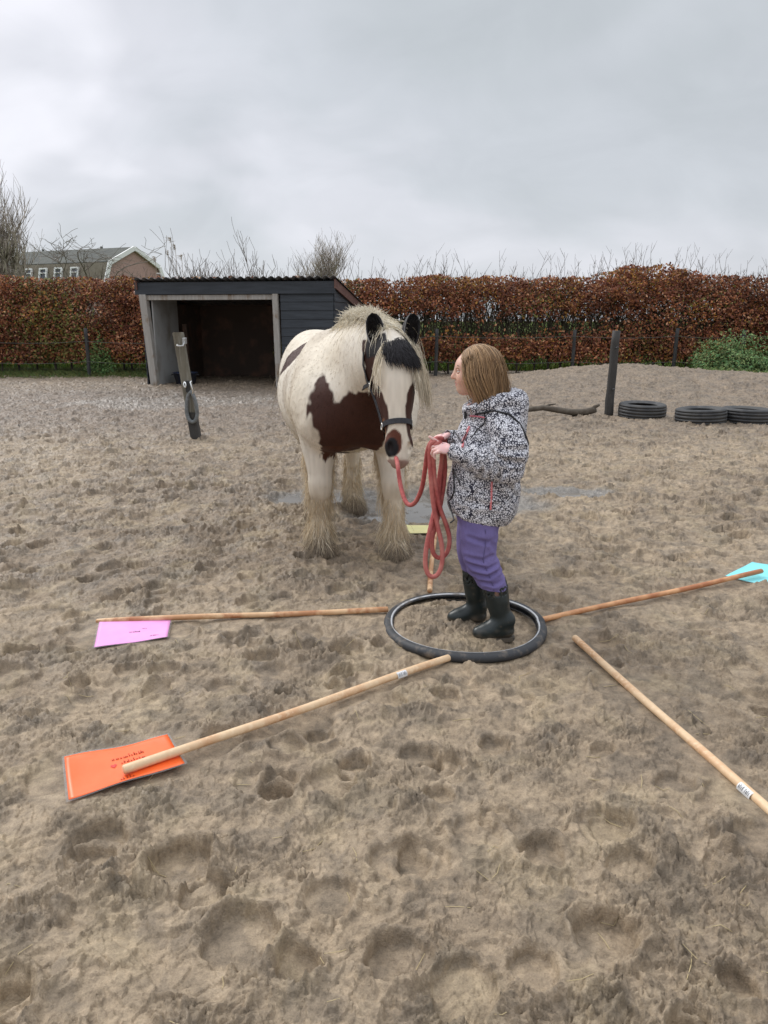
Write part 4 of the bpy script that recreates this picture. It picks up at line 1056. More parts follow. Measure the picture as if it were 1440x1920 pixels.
# ------------------------------------------------------------------ organic modelling: blended solids on a grid, skinned with surface nets
class Field:
    def __init__(s, lo, hi, h):
        s.lo = np.array(lo, float); s.h = h; s.n = np.ceil((np.array(hi) - s.lo) / h).astype(int) + 1
        s.S = np.full(s.n, .6, np.float32)
        s.ax = [s.lo[i] + h * np.arange(s.n[i]) for i in range(3)]
        s.prims = []
    def _box(s, lo, hi):
        a = np.maximum(np.floor((np.array(lo) - s.lo) / s.h).astype(int), 0); b = np.minimum(np.ceil((np.array(hi) - s.lo) / s.h).astype(int) + 1, s.n)
        return a, b
    def put(s, fn, lo, hi, k, mode='u'):
        a, b = s._box(np.array(lo) - k - 2 * s.h, np.array(hi) + k + 2 * s.h)
        if np.any(b <= a): return
        X, Y_, Z = np.meshgrid(s.ax[0][a[0]:b[0]], s.ax[1][a[1]:b[1]], s.ax[2][a[2]:b[2]], indexing='ij')
        d = fn(X, Y_, Z); sl = (slice(a[0], b[0]), slice(a[1], b[1]), slice(a[2], b[2])); A = s.S[sl]
        if mode == 'u':
            hh = np.maximum(k - np.abs(A - d), 0) / max(k, 1e-6); s.S[sl] = np.minimum(A, d) - hh * hh * k * .25
        else:
            d = -d; hh = np.maximum(k - np.abs(A - d), 0) / max(k, 1e-6); s.S[sl] = np.maximum(A, d) + hh * hh * k * .25
    def chain(s, nodes, k=.03, lat=None, sc=1.0, sub=5, mode='u', smooth=True):
        """nodes (x,y,z,r); lat/sc: cross-section scaled by sc along direction lat"""
        P = np.array(nodes, float)
        if smooth and len(P) > 2:
            Q = [];
            for i in range(len(P) - 1):
                p0 = P[max(i - 1, 0)]; p1 = P[i]; p2 = P[i + 1]; p3 = P[min(i + 2, len(P) - 1)]
                for j in range(sub):
                    t = j / sub; Q.append(.5 * ((2 * p1) + (-p0 + p2) * t + (2 * p0 - 5 * p1 + 4 * p2 - p3) * t * t + (-p0 + 3 * p1 - 3 * p2 + p3) * t ** 3))
            Q.append(P[-1]); P = np.array(Q)
        lo = (P[:, :3] - P[:, 3:] * max(1, sc)).min(0); hi = (P[:, :3] + P[:, 3:] * max(1, sc)).max(0)
        c0 = P[:, :3].mean(0)
        if lat is not None: lv = np.array(lat, float); lv /= np.linalg.norm(lv)
        def fn(X, Y_, Z):
            def tr(x, y, z):
                if lat is None: return x, y, z
                q = ((x - c0[0]) * lv[0] + (y - c0[1]) * lv[1] + (z - c0[2]) * lv[2]) * (1 / sc - 1)
                return x + lv[0] * q, y + lv[1] * q, z + lv[2] * q
            x, y, z = tr(X, Y_, Z); best = None
            for i in range(len(P) - 1):
                a = np.array(tr(*P[i, :3])); b = np.array(tr(*P[i + 1, :3])); ab = b - a; l2 = float(ab @ ab) + 1e-12
                t = np.clip(((x - a[0]) * ab[0] + (y - a[1]) * ab[1] + (z - a[2]) * ab[2]) / l2, 0, 1)
                d = np.sqrt((x - a[0] - t * ab[0]) ** 2 + (y - a[1] - t * ab[1]) ** 2 + (z - a[2] - t * ab[2]) ** 2) - (P[i, 3] + t * (P[i + 1, 3] - P[i, 3]))
                best = d if best is None else np.minimum(best, d)
            if sc < 1: best = best * (sc * .5 + .5)
            return best
        s.put(fn, lo, hi, k, mode)
    def ell(s, c, r, k=.02, M=None, mode='u'):
        r = np.array(r, float); c = np.array(c, float); m = np.eye(3) if M is None else np.array(M)
        R_ = r.max() * 1.05
        def fn(X, Y_, Z):
            x, y, z = X - c[0], Y_ - c[1], Z - c[2]
            u = m[0, 0] * x + m[1, 0] * y + m[2, 0] * z; v = m[0, 1] * x + m[1, 1] * y + m[2, 1] * z; w_ = m[0, 2] * x + m[1, 2] * y + m[2, 2] * z
            k0 = np.sqrt((u / r[0]) ** 2 + (v / r[1]) ** 2 + (w_ / r[2]) ** 2); k1 = np.sqrt((u / r[0] ** 2) ** 2 + (v / r[1] ** 2) ** 2 + (w_ / r[2] ** 2) ** 2)
            return k0 * (k0 - 1) / np.maximum(k1, 1e-6)
        s.put(fn, c - R_, c + R_, k, mode)
    def sample(s, p):
        p = np.atleast_2d(p); q = (p - s.lo) / s.h; i = np.clip(np.floor(q).astype(int), 0, s.n - 2); f = np.clip(q - i, 0, 1); r = 0
        for a in (0, 1):
            for b in (0, 1):
                for c in (0, 1):
                    w_ = (f[:, 0] if a else 1 - f[:, 0]) * (f[:, 1] if b else 1 - f[:, 1]) * (f[:, 2] if c else 1 - f[:, 2])
                    r = r + w_ * s.S[i[:, 0] + a, i[:, 1] + b, i[:, 2] + c]
        return r
    def normal(s, p):
        e = s.h * 1.5; g = np.stack([s.sample(p + np.eye(3)[i] * e) - s.sample(p - np.eye(3)[i] * e) for i in range(3)], -1)
        return g / (np.linalg.norm(g, axis=1, keepdims=True) + 1e-9)
    def mesh(s):
        S = s.S; S[0] = S[-1] = .5; S[:, 0] = S[:, -1] = .5; S[:, :, 0] = S[:, :, -1] = .5
        ins = S < 0; c = np.zeros(np.array(S.shape) - 1, np.int8)
        for a in (0, 1):
            for b in (0, 1):
                for d in (0, 1): c += ins[a:c.shape[0] + a, b:c.shape[1] + b, d:c.shape[2] + d]
        act = (c > 0) & (c < 8); idx = np.argwhere(act); n = len(idx)
        acc = np.zeros((n, 3)); cnt = np.zeros(n)
        cor = {(a, b, d): S[idx[:, 0] + a, idx[:, 1] + b, idx[:, 2] + d].astype(float) for a in (0, 1) for b in (0, 1) for d in (0, 1)}
        for ax in range(3):
            o = [i for i in range(3) if i != ax]
            for a in (0, 1):
                for b in (0, 1):
                    p0 = [0, 0, 0]; p0[o[0]] = a; p0[o[1]] = b; p1 = list(p0); p1[ax] = 1
                    v0 = cor[tuple(p0)]; v1 = cor[tuple(p1)]; m = (v0 < 0) != (v1 < 0)
                    t = np.where(m, v0 / np.where(m, v0 - v1, 1), 0)
                    pt = np.tile(np.array(p0, float), (n, 1)); pt[:, ax] = t
                    acc[m] += pt[m]; cnt[m] += 1
        V = s.lo + (idx + acc / cnt[:, None]) * s.h
        vid = np.full(act.shape, -1, np.int64); vid[act] = np.arange(n); Fs = []
        for ax in range(3):
            o1, o2 = (ax + 1) % 3, (ax + 2) % 3
            A = np.take(ins, range(0, S.shape[ax] - 1), ax); B = np.take(ins, range(1, S.shape[ax]), ax)
            e = np.argwhere(A != B); ok = (e[:, o1] > 0) & (e[:, o2] > 0) & (e[:, o1] < S.shape[o1] - 1) & (e[:, o2] < S.shape[o2] - 1); e = e[ok]
            inside_first = ins[e[:, 0], e[:, 1], e[:, 2]]
            def g(d1, d2):
                q = e.copy(); q[:, o1] -= d1; q[:, o2] -= d2; return vid[q[:, 0], q[:, 1], q[:, 2]]
            quad = np.stack([g(1, 1), g(0, 1), g(0, 0), g(1, 0)], -1)
            quad[~inside_first] = quad[~inside_first][:, ::-1]; Fs.append(quad)
        F = np.concatenate(Fs); return V, F[(F >= 0).all(1)]
def relax(V, F, it=3, lam=.5):
    """light Laplacian smoothing"""
    n = len(V); E = np.concatenate([F[:, [0, 1]], F[:, [1, 2]], F[:, [2, 3]], F[:, [3, 0]]]); E = np.concatenate([E, E[:, ::-1]])
    deg = np.bincount(E[:, 0], minlength=n)[:, None]
    for _ in range(it):
        acc = np.stack([np.bincount(E[:, 0], weights=V[E[:, 1], i], minlength=n) for i in range(3)], -1)
        V = V * (1 - lam) + lam * acc / np.maximum(deg, 1)
    return V
def vnormals(V, F):
    n = np.cross(V[F[:, 2]] - V[F[:, 0]], V[F[:, 3]] - V[F[:, 1]]); N_ = np.zeros_like(V)
    for i in range(4):
        for c in range(3): N_[:, c] += np.bincount(F[:, i], weights=n[:, c], minlength=len(V))
    return N_ / (np.linalg.norm(N_, axis=1, keepdims=True) + 1e-12)
def in_poly(px, py, poly):
    poly = np.array(poly, float); r = np.zeros(px.shape, bool); j = len(poly) - 1
    for i in range(len(poly)):
        xi, yi = poly[i]; xj, yj = poly[j]
        c = ((yi > py) != (yj > py)) & (px < (xj - xi) * (py - yi) / (yj - yi + 1e-12) + xi); r ^= c; j = i
    return r
def poly_sd(px, py, poly):
    """signed distance to a closed polygon, inside positive"""
    poly = np.array(poly, float); best = np.full(px.shape, 9.)
    for i in range(len(poly)):
        a = poly[i]; b = poly[(i + 1) % len(poly)]; ab = b - a
        t = np.clip(((px - a[0]) * ab[0] + (py - a[1]) * ab[1]) / (ab @ ab + 1e-12), 0, 1)
        best = np.minimum(best, np.hypot(px - a[0] - t * ab[0], py - a[1] - t * ab[1]))
    return np.where(in_poly(px, py, poly), best, -best)
# ------------------------------------------------------------------ horse: a heavy feathered cob, head lowered towards the child
HO = np.array([-.17, 4.22]); HH = math.atan2(-.98, .18)      # local +x is the heading, +y the horse's left
def horse():
    hz0 = -.012
    t = thing('horse', 'brown and white cob horse with feathered legs and a black halter, facing the child', 'horse', (HO[0], HO[1], hz0), HH)
    f = Field((-1.62, -.52, -.02), (1.02, .56, 1.50), .0065)
    W = (0, 1, 0)
    # trunk
    f.chain([(.10, 0, .90, .235), (-.08, 0, .925, .295), (-.34, 0, .895, .350), (-.62, 0, .885, .368), (-.86, 0, .925, .335), (-1.08, 0, .975, .285), (-1.22, 0, .94, .225)], .02, W, 1.10)
    f.ell((-.12, 0, 1.17), (.26, .11, .13), .12)                          # withers
    f.ell((-1.0, .15, 1.08), (.24, .17, .19), .08); f.ell((-1.0, -.15, 1.08), (.24, .17, .19), .08)   # croup halves
    for s in (-1, 1):
        f.chain([(-.22, s * .12, 1.14, .13), (.02, s * .20, .95, .14), (.13, s * .20, .80, .125)], .10)      # shoulder blade
        f.ell((.13, s * .125, .80), (.12, .13, .16), .08)                   # breast muscle
        # forelegs : s=+1 left (forward), s=-1 right (a little back)
    for s, fx, yt in ((1, .115, .215), (-1, -.03, -.215)):
        sx = fx * .55
        f.chain([(.02 + sx * .3, s * .20, .86, .150), (.01 + sx * .5, s * .205, .70, .112), (.02 + sx * .7, s * .205, .56, .082), (.035 + sx * .9, s * .205, .46, .066)], .06)
        kx = .045 + sx
        f.ell((kx, s * .207, .415), (.066, .064, .078), .035)                # knee
        f.chain([(kx - .008, s * .208, .37, .056), (fx + .02, s * .210, .25, .048), (fx + .025, s * .211, .16, .054)], .03)
        f.ell((fx + .012, s * .211, .135), (.062, .058, .055), .03)           # fetlock
        f.chain([(fx + .03, s * .212, .115, .052), (fx + .055, s * .213, .07, .060)], .025)
        f.chain([(fx + .055, s * .213, .062, .066), (fx + .075, s * .214, .020, .080)], .012)
    for s, hx in ((1, -.97), (-1, -1.08)):
        f.chain([(-1.02, s * .17, .98, .19), (-1.0, s * .19, .80, .175), (-.95, s * .185, .66, .125)], .07)
        f.ell((-.90, s * .19, .70), (.10, .075, .12), .06)                  # stifle
        f.chain([(-.98, s * .175, .66, .105), (hx - .10, s * .15, .52, .070), (hx - .13, s * .14, .44, .058)], .05)
        f.ell((hx - .13, s * .14, .42), (.062, .050, .066), .03)             # hock
        f.chain([(hx - .12, s * .14, .37, .050), (hx - .085, s * .135, .24, .046), (hx - .06, s * .13, .15, .053)], .03)
        f.chain([(hx - .05, s * .13, .12, .052), (hx, s * .13, .07, .058)], .025)
        f.chain([(hx, s * .13, .06, .062), (hx + .018, s * .13, .020, .076)], .012)
        f.ell((-.78, s * .23, .66), (.14, .08, .12), .08)
    # neck, cresty, bending a little to the left
    f.chain([(-.12, 0, 1.02, .235), (.10, .012, 1.10, .215), (.30, .045, 1.165, .180), (.47, .085, 1.175, .140), (.57, .105, 1.165, .110)], .08, (-.18, 1, 0), .80)
    f.chain([(-.10, 0, 1.235, .09), (.12, .015, 1.300, .080), (.30, .045, 1.312, .066), (.46, .085, 1.275, .050), (.56, .105, 1.235, .045)], .05, (-.15, 1, 0), .85)
    f.chain([(.12, .0, .90, .17), (.30, .05, 1.02, .12), (.44, .085, 1.07, .09)], .10)
    # head frame: origin at poll, a = along the face downwards, b = out of the face, c = to the horse's left
    poll = np.array([.605, .118, 1.205])
    yaw = -.05; aa = np.array([.30 * math.cos(yaw), .30 * math.sin(yaw) * .9, -.954]); aa /= np.linalg.norm(aa)
    cc = np.array([-math.sin(yaw), math.cos(yaw), 0.0]); cc -= aa * (cc @ aa); cc /= np.linalg.norm(cc)
    bb = np.cross(cc, aa); bb = -bb if bb[0] < 0 else bb
    roll = -.03; cc, bb = cc * math.cos(roll) + bb * math.sin(roll), bb * math.cos(roll) - cc * math.sin(roll)
    def hp(a, b, c): return poll + aa * a + bb * b + cc * c
    def hn(a, b, c, r): return (*hp(a, b, c), r)
    HM = np.stack([aa, bb, cc], 1)
    f.chain([hn(.0, -.055, 0, .078), hn(.07, -.052, 0, .098), hn(.16, -.060, 0, .105), hn(.25, -.055, 0, .088), hn(.36, -.045, 0, .070), hn(.45, -.040, 0, .064), hn(.515, -.040, 0, .058)], .03, cc, .86)
    f.chain([hn(.02, -.006, 0, .048), hn(.12, .0, 0, .062), hn(.20, .000, 0, .056), hn(.30, -.008, 0, .042), hn(.40, -.016, 0, .034)], .045, cc, 1.15)   # flat forehead, nasal bone
    for s in (-1, 1):
        f.ell(hp(.20, -.105, s * .052), (.105, .085, .034), .035, HM)        # cheek (jowl)
        f.ell(hp(.142, -.004, s * .080), (.040, .026, .022), .020, HM)       # brow
        f.ell(hp(.185, -.022, s * .080), (.018, .018, .012), .006, HM, 's')  # socket
        f.chain([hn(.20, -.030, s * .080, .011), hn(.30, -.048, s * .064, .010), hn(.36, -.050, s * .058, .006)], .015)   # facial crest
        f.ell(hp(.465, -.018, s * .040), (.050, .038, .030), .022, HM)       # nostril wing
        f.ell(hp(.480, .010, s * .046), (.030, .016, .012), .010, HM, 's')   # nostril
        f.chain([hn(.11, -.11, s * .05, .05), hn(.02, -.12, s * .055, .06)], .05)
    f.ell(hp(.525, -.045, 0), (.040, .046, .052), .025, HM)                  # upper lip
    f.chain([hn(.30, -.115, 0, .040), hn(.42, -.098, 0, .034), hn(.50, -.092, 0, .032)], .03)      # lower jaw
    f.ell(hp(.535, -.088, 0), (.030, .028, .036), .012, HM)                  # chin
    f.ell(hp(.548, -.066, 0), (.012, .045, .060), .006, HM, 's')             # mouth line
    V, F = f.mesh(); V = relax(V, F, 3, .5); Nn = vnormals(V, F)
    # ---- coat colours, as a pattern on the hide (front view of the animal: y left/right, z up)
    n = len(V); x, y, z = V.T
    q = V * 9; wob = (vnoise3(q, 3) - .5) * .045 + (vnoise3(V * 34, 4) - .5) * .022 + (vnoise3(V * np.array([60, 60, 14]), 6) - .5) * .020
    white = np.array([.74, .68, .585]); cream = np.array([.64, .545, .40]); brown = np.array([.050, .018, .0115]); black = np.array([.010, .009, .010]); red = np.array([.085, .028, .014])
    C = np.tile(white, (n, 1)); mt = sstep(.3, .75, vnoise3(V * 5, 8)); C = C * (1 - .45 * mt[:, None]) + cream * .45 * mt[:, None]
    dirt = sstep(.55, .8, vnoise3(V * np.array([7, 7, 4]), 12)) * .45; C = C * (1 - dirt[:, None]) + np.array([.33, .26, .19]) * dirt[:, None]
    low = 1 - sstep(.30, .62, z); C = C * (1 - .50 * low[:, None]) + np.array([.46, .345, .215]) * .50 * low[:, None]
    hf = (1 - sstep(.072, .09, z + wob * .4)); C = C * (1 - hf[:, None]) + np.array([.155, .12, .085]) * hf[:, None]
    is_head = ((V - poll) @ aa > -.10) & ((V - poll) @ bb > -.22) & (x > .46)
    def patch(mask, colr, soft=.006):
        m_ = np.clip(sstep(-soft, soft, mask), 0, 1)[:, None]; C[:] = C * (1 - m_) + np.array(colr) * m_
    fr = (x > -.52) & (~is_head)
    # big chest and shoulder patch of the right side and breast
    P1 = [(-.315, 1.03), (-.26, 1.06), (-.215, 1.02), (-.20, .925), (-.15, .915), (-.13, .96), (-.09, 1.01), (-.05, .985), (.03, 1.01), (.20, .95), (.21, .82), (.13, .71), (.07, .625), (-.01, .585), (-.10, .575), (-.17, .60), (-.26, .595), (-.30, .64), (-.315, .72), (-.37, .79), (-.385, .90), (-.355, .98)]
    P1 = [(py_ + .10 * min(1, max(0, (-py_ - .05) / .3)), pz_) for py_, pz_ in P1]
    sd_ = poly_sd(y, z + wob * 0, P1) + wob * .9 + (vnoise3(V * np.array([90, 90, 11]), 26) - .5) * .035 * (1 - sstep(.55, .68, z))
    sd_ = np.where(fr & (x > -.22), sd_, -1); patch(sd_, brown, .008)
    rd = sd_ - .0; rr_ = (sd_ > 0) & (z < .68); C[rr_] = C[rr_] * .45 + red * .55
    # saddle patch of the right flank and the dark hip spot
    P2 = [(-.86, 1.10), (-.68, 1.20), (-.46, 1.235), (-.32, 1.20), (-.38, 1.09), (-.58, 1.01), (-.80, .96)]
    patch(np.where(y < .0, poly_sd(x, z, P2) + wob, -1), brown, .008)
    patch(.10 - np.linalg.norm((V - np.array([-1.20, -.28, 1.02])) * [1, .6, .8], axis=1) + wob, [.12, .10, .09])
    P3 = [(-.9, 1.16), (-.45, 1.2), (-.3, .95), (-.5, .7), (-.85, .75)]
    patch(np.where(y > .05, poly_sd(x, z, P3) + wob * 1.4, -1), brown, .008)
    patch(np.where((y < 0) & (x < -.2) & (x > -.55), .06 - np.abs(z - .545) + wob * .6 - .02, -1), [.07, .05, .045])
    # head markings in head coordinates
    ha, hb, hc = (V - poll) @ aa, (V - poll) @ bb, (V - poll) @ cc
    wb = wob * .35
    hsd = np.minimum(ha + np.where(np.abs(hc) > .05, .075, -.03), hb + .105 + .75 * np.clip(ha - .06, 0, .13)) + wb * 1.4
    darkhead = is_head & (ha < .60)
    blaze = np.interp(ha, [0, .05, .09, .15, .18, .22, .28, .36, .42, .47, .52], [.05, .085, .098, .094, .078, .056, .040, .038, .050, .070, .12])
    tophair = ha < .045 + .25 * np.clip(hc, -.1, .1)
    dk = np.where(darkhead, np.abs(hc + .011) - blaze + wb, -1)
    patch(np.where(darkhead, np.where(ha > .50, -1, np.minimum(dk, hsd)), -1), brown, .004)
    side = is_head & (hb < -.06) & (ha < .47) & (ha > -.09); patch(np.where(side, np.minimum(.02 + wb, hsd), -1), [.042, .017, .012], .004)
    patch(np.where(is_head, np.minimum(np.minimum((.060 + .25 * hc) - ha + wb, hb + .075), ha + np.where(np.abs(hc) > .045, .08, -.01)), -1), black * 1.6, .006)
    lowc = is_head & (ha > .33) & (np.abs(hc) > .03) & (hb < -.02); patch(np.where(lowc & (ha < .49), .01 + wb, -1), [.17, .075, .035], .006)
    # muzzle: brown then black snip round the right nostril, pink lips
    patch(np.where(is_head & (ha > .36), .055 - np.hypot((ha - .455) / 1.15, (hc + .030) / .72) + wb, -1), [.11, .035, .02], .004)
    patch(np.where(is_head & (ha > .36), .044 - np.hypot((ha - .478) / 1.0, (hc + .038) / .72) + wb, -1), black, .004)
    pk = is_head & (ha > .515) & (np.abs(hc + .03) > .0); patch(np.where(pk, (ha - .53) + wb * 1.5, -1), [.36, .24, .20], .006)
    for s in (-1, 1):
        patch(np.where(is_head, (.017 if s < 0 else .0095) - np.linalg.norm(V - hp(.482, .006, s * .048), axis=1) + wb * .3, -1), [.02, .015, .015] if s < 0 else [.09, .06, .055], .004)
        patch(np.where(is_head, .026 - np.linalg.norm(V - hp(.185, -.02, s * .085), axis=1) + wb * .3, -1), [.012, .009, .009], .004)
    patch(np.where(is_head & (hb < -.05), .006 - np.abs(ha - .545), -1), [.05, .03, .03], .003)
    rs = np.random.default_rng(4); C *= (.90 + .20 * vnoise3(V * np.array([70, 70, 12]), 15))[:, None]
    M_coat = pm('horse_coat', rough=.62, attr='Col', spec=.25, bump=[(160, .35, .003, (1, 1, .25)), (9, .12, .01)])
    M_hair = pm('horse_hair', rough=.55, attr='Col', spec=.3)
    me = np_mesh('body', V, F, True); set_col(me, C); link('body', me, M_coat, t)
    # ---- short winter coat lying over the hide
    def nearest_idx(mask, m_): c = np.flatnonzero(mask); return c[rs.integers(0, len(c), m_)]
    down = np.array([0, 0, -1.])
    def fur(mask, m_, ln, lift, wd, name, flow=None, colf=None, k=4, jit=.25, grav=1.0, sides=3, par=t):
        i = nearest_idx(mask, m_); p = V[i] + rs.normal(0, .0035, (m_, 3)); nn = Nn[i]; l = rs.uniform(.6, 1.25, m_)[:, None] * ln
        fl = np.tile(down, (m_, 1)) if flow is None else flow(p); fl = fl - nn * (fl * nn).sum(1, keepdims=True) * .9; fl /= np.linalg.norm(fl, axis=1, keepdims=True) + 1e-6
        fl = fl + rs.normal(0, jit, (m_, 3)); P = np.zeros((m_, k, 3))
        for j in range(k):
            u = j / (k - 1); P[:, j] = p - nn * .002 + nn * (lift * l * math.sin(u * 1.7)) + fl * l * u + down * l * grav * .25 * u * u
        V_, F_ = strands(P, np.tile(np.linspace(wd, wd * .15, k), (m_, 1)), sides)
        cc_ = (C[i] if colf is None else colf(p, C[i])) * rs.uniform(.86, 1.12, (m_, 1))
        me_ = np_mesh(name, V_, F_, True); set_col(me_, np.repeat(cc_, k * sides, 0)); return link(name, me_, M_hair, par)
    def flow_body(p):
        fl = np.zeros_like(p); fl[:, 0] = -.5; fl[:, 2] = -.9; return fl
    trunk = (~is_head) & (z > .10)
    fur(trunk, 26000, .018, .03, .0007, 'coat_hair', flow_body, jit=.08)
    # feathering on each leg
    yel = np.array([.62, .47, .285]); pale = np.array([.78, .68, .52]); mud = np.array([.17, .13, .095])
    def fcol(p, c):
        m_ = len(p); g = rs.random((m_, 1)); base = yel * g + pale * (1 - g); d = (1 - sstep(.06, .17, p[:, 2] + rs.normal(0, .03, m_)))[:, None]
        return base * (1 - d * .85) + mud * d * .85
    for (cx, cy) in ((.12, .21), (-.01, -.21), (-1.03, .13), (-1.14, -.13)):
        leg = (np.hypot(x - cx, y - cy) < .17) & (z < .40) & (z > .055)
        fur(leg & (z < .35), 1500, .045, .08, .0016, 'feather', None, fcol, 5, .25)
        fur(leg & (z < .24), 1700, .070, .10, .0018, 'feather', None, fcol, 6, .22)
        back = leg & (Nn[:, 0] < -.2); fur(back, 900, .09, .35, .0018, 'feather', None, fcol, 6, .2)
        hoofy = (np.hypot(x - cx, y - cy) < .17) & (z < .13) & (z > .06)
        fur(hoofy, 1500, .050, .14, .0020, 'feather', None, fcol, 5, .22, grav=.6)
    for cx, cy in ((.05, .205), (.0, -.205)):
        bk = (np.hypot(x - cx, y - cy) < .16) & (z < .62) & (z > .36) & (Nn[:, 0] < .1) & (~is_head)
        fur(bk, 700, .07, .35, .0014, 'feather', None, fcol, 5, .2)
    # ---- locks: mane, forelock, tail
    def locks(name, roots, dirs, lens, cols, k=9, per=1, wd=.0014, jit=.03, grav=1.0, material=M_hair, wave=.008, surf=None):
        m_ = len(roots); P = np.zeros((m_, k, 3)); ph = rs.random((m_, 1)) * 6; d = dirs / np.linalg.norm(dirs, axis=1, keepdims=True) + rs.normal(0, jit, (m_, 3))
        p = roots.copy(); st = (lens / (k - 1))[:, None]
        for j in range(k):
            P[:, j] = p; d = d + down * grav * .30; d /= np.linalg.norm(d, axis=1, keepdims=True)
            p = p + d * st + np.concatenate([np.sin(ph + j * .9), np.cos(ph * 1.3 + j * .8), ph * 0], 1) * wave * .3
            dd = f.sample(p + 0); push = np.clip(.006 + rs.random(m_) * .010 - dd, 0, .05)[:, None]; inside_ = (dd < .012)[:, None]
            p = p + np.where(inside_, f.normal(p) * push, 0)
        V_, F_ = strands(P, np.tile(wd * np.array([1] * (k - 3) + [.9, .6, .2]), (m_, 1)), 3)
        me_ = np_mesh(name, V_, F_, True); set_col(me_, np.repeat(cols, k * 3, 0)); return link(name, me_, material, t)
    # mane rooted along the crest, falling to the left, tufts to the right
    crest = np.array([(-.10, 0, 1.315), (.05, .008, 1.365), (.17, .02, 1.378), (.30, .045, 1.372), (.42, .072, 1.345), (.52, .095, 1.300), (.58, .11, 1.265)])
    def along(P_, u):
        u = np.clip(u, 0, .9999) * (len(P_) - 1); i = u.astype(int); w_ = (u - i)[:, None]; return P_[i] * (1 - w_) + P_[i + 1] * w_
    m_ = 9000; u = rs.random(m_) ** 1.15 * .86; ro = along(crest, u) + np.stack([rs.normal(0, .008, m_), rs.normal(0, .024, m_), rs.normal(-.012, .008, m_)], -1)
    left = (rs.random(m_) < .86) | (u > .5)
    dr = np.stack([rs.normal(-.1, .22, m_), np.where(left, .8, -.8) + rs.normal(0, .22, m_), rs.uniform(-.2, .35, m_)], -1)
    ln = np.where(left, rs.uniform(.12, .34, m_), rs.uniform(.05, .12, m_))
    mc = np.array([.74, .67, .53]) * rs.uniform(.72, 1.15, (m_, 1)); mc[rs.random(m_) < .25] *= [.88, .82, .70]
    locks('mane', ro, dr, ln, mc, grav=1.5, wd=.0012)
    # light tuft of flyaway hair on top
    m_ = 1300; u = rs.random(m_) * .7; ro = along(crest, u) + np.stack([rs.normal(0, .01, m_), rs.normal(-.01, .03, m_), rs.normal(-.005, .005, m_)], -1)
    locks('mane', ro, np.stack([rs.normal(-.3, .5, m_), rs.normal(-.2, .6, m_), rs.uniform(.2, 1, m_)], -1), rs.uniform(.02, .06, m_), np.array([.74, .67, .53]) * rs.uniform(.8, 1.15, (m_, 1)), k=5, grav=.45, wd=.0012)
    # forelock: dark tuft swept to the left, pale strands on both sides
    def fl(m_, c0, cs, d0, ds, l0, l1, colr, cv, wd=.0013, grav=.5, name='forelock', k=10, a0=.0, b0=.0):
        ro = np.array([hp(a0 + rs.normal(0, .012), b0 + .034 + rs.normal(0, .006), c0 + rs.normal(0, cs)) for _ in range(m_)])
        dr = np.array([aa * .7 + bb * .10 + cc * (d0 + rs.normal(0, ds)) for _ in range(m_)])
        locks(name, ro, dr, rs.uniform(l0, l1, m_), np.array(colr) * rs.uniform(1 - cv, 1 + cv, (m_, 1)), k=k, grav=grav, wd=wd, wave=.006)
    fl(1500, .004, .022, .22, .13, .06, .11, (.030, .028, .031), .4, grav=.05)
    fl(450, .022, .014, .38, .10, .08, .125, (.030, .027, .028), .4, grav=.10)
    fl(42, -.058, .006, -.30, .10, .12, .25, (.74, .65, .49), .2, grav=.35, wd=.0013)
    fl(260, .060, .014, .55, .14, .16, .33, (.60, .52, .39), .3, grav=.8, wd=.0012)
    fl(130, .048, .012, .42, .12, .12, .27, (.76, .69, .55), .2, grav=.7, wd=.0012)
    # tail
    m_ = 1500; ro = np.array([-1.40, 0, 1.02]) + rs.normal(0, .022, (m_, 3)); dr = np.stack([rs.normal(-.7, .15, m_), rs.normal(0, .15, m_), rs.normal(.1, .2, m_)], -1)
    locks('tail', ro, dr, rs.uniform(.6, .95, m_), np.array([.50, .42, .30]) * rs.uniform(.6, 1.15, (m_, 1)), k=12, grav=.8, wd=.0022)
    # ---- ears: black cupped leaves
    M_ear = pm('ear_coat', rough=.75, attr='Col', spec=.2, sheen=.3)
    for s in (-1, 1):
        base = hp(-.005, -.045, s * .068); up = -aa * .93 + cc * s * .20 + bb * .04; up /= np.linalg.norm(up)
        face = bb * .80 + cc * s * .25 + np.array([0, 0, .0]); face -= up * (face @ up); face /= np.linalg.norm(face); side_ = np.cross(up, face)
        nu, nv = 15, 18; outer = []; inner = []
        for j in range(nv + 1):
            v = j / nv; hgt = .185 * v; wdt = .045 * (math.sin(min(1, v * 1.55 + .28) * PI * .5) ** 1.0) * (1 - max(0, (v - .5) / .5) ** 2.0) ** .5 + .001
            cup = R(128) - R(30) * v
            for i in range(nu):
                a_ = (i / (nu - 1) * 2 - 1) * cup; rad = wdt
                p = base + up * hgt + side_ * rad * math.sin(a_) * (1.05 if abs(a_) < PI / 2 else .98) - face * rad * math.cos(a_) * .85 + face * .012 * v * v + side_ * s * -.006 * v * v
                outer.append(p); inner.append(p + (base + up * hgt - p) * .14)
        V_ = np.array(outer + inner); F_ = []; n0 = len(outer)
        for j in range(nv):
            for i in range(nu - 1):
                a_ = j * nu + i; F_.append((a_, a_ + nu, a_ + nu + 1, a_ + 1)); F_.append((a_ + n0, a_ + 1 + n0, a_ + nu + 1 + n0, a_ + nu + n0))
            for i in (0, nu - 1): a_ = j * nu + i; F_.append((a_, a_ + nu, a_ + nu + n0, a_ + n0))
        me_ = np_mesh('ear', V_, np.array(F_)); hh_ = np.clip(((V_ - base) @ up) / .175, 0, 1)[:, None]
        set_col(me_, np.array([.020, .012, .010]) * (1 - hh_) + np.array([.008, .008, .009]) * hh_); ear = link('ear', me_, M_ear, t)
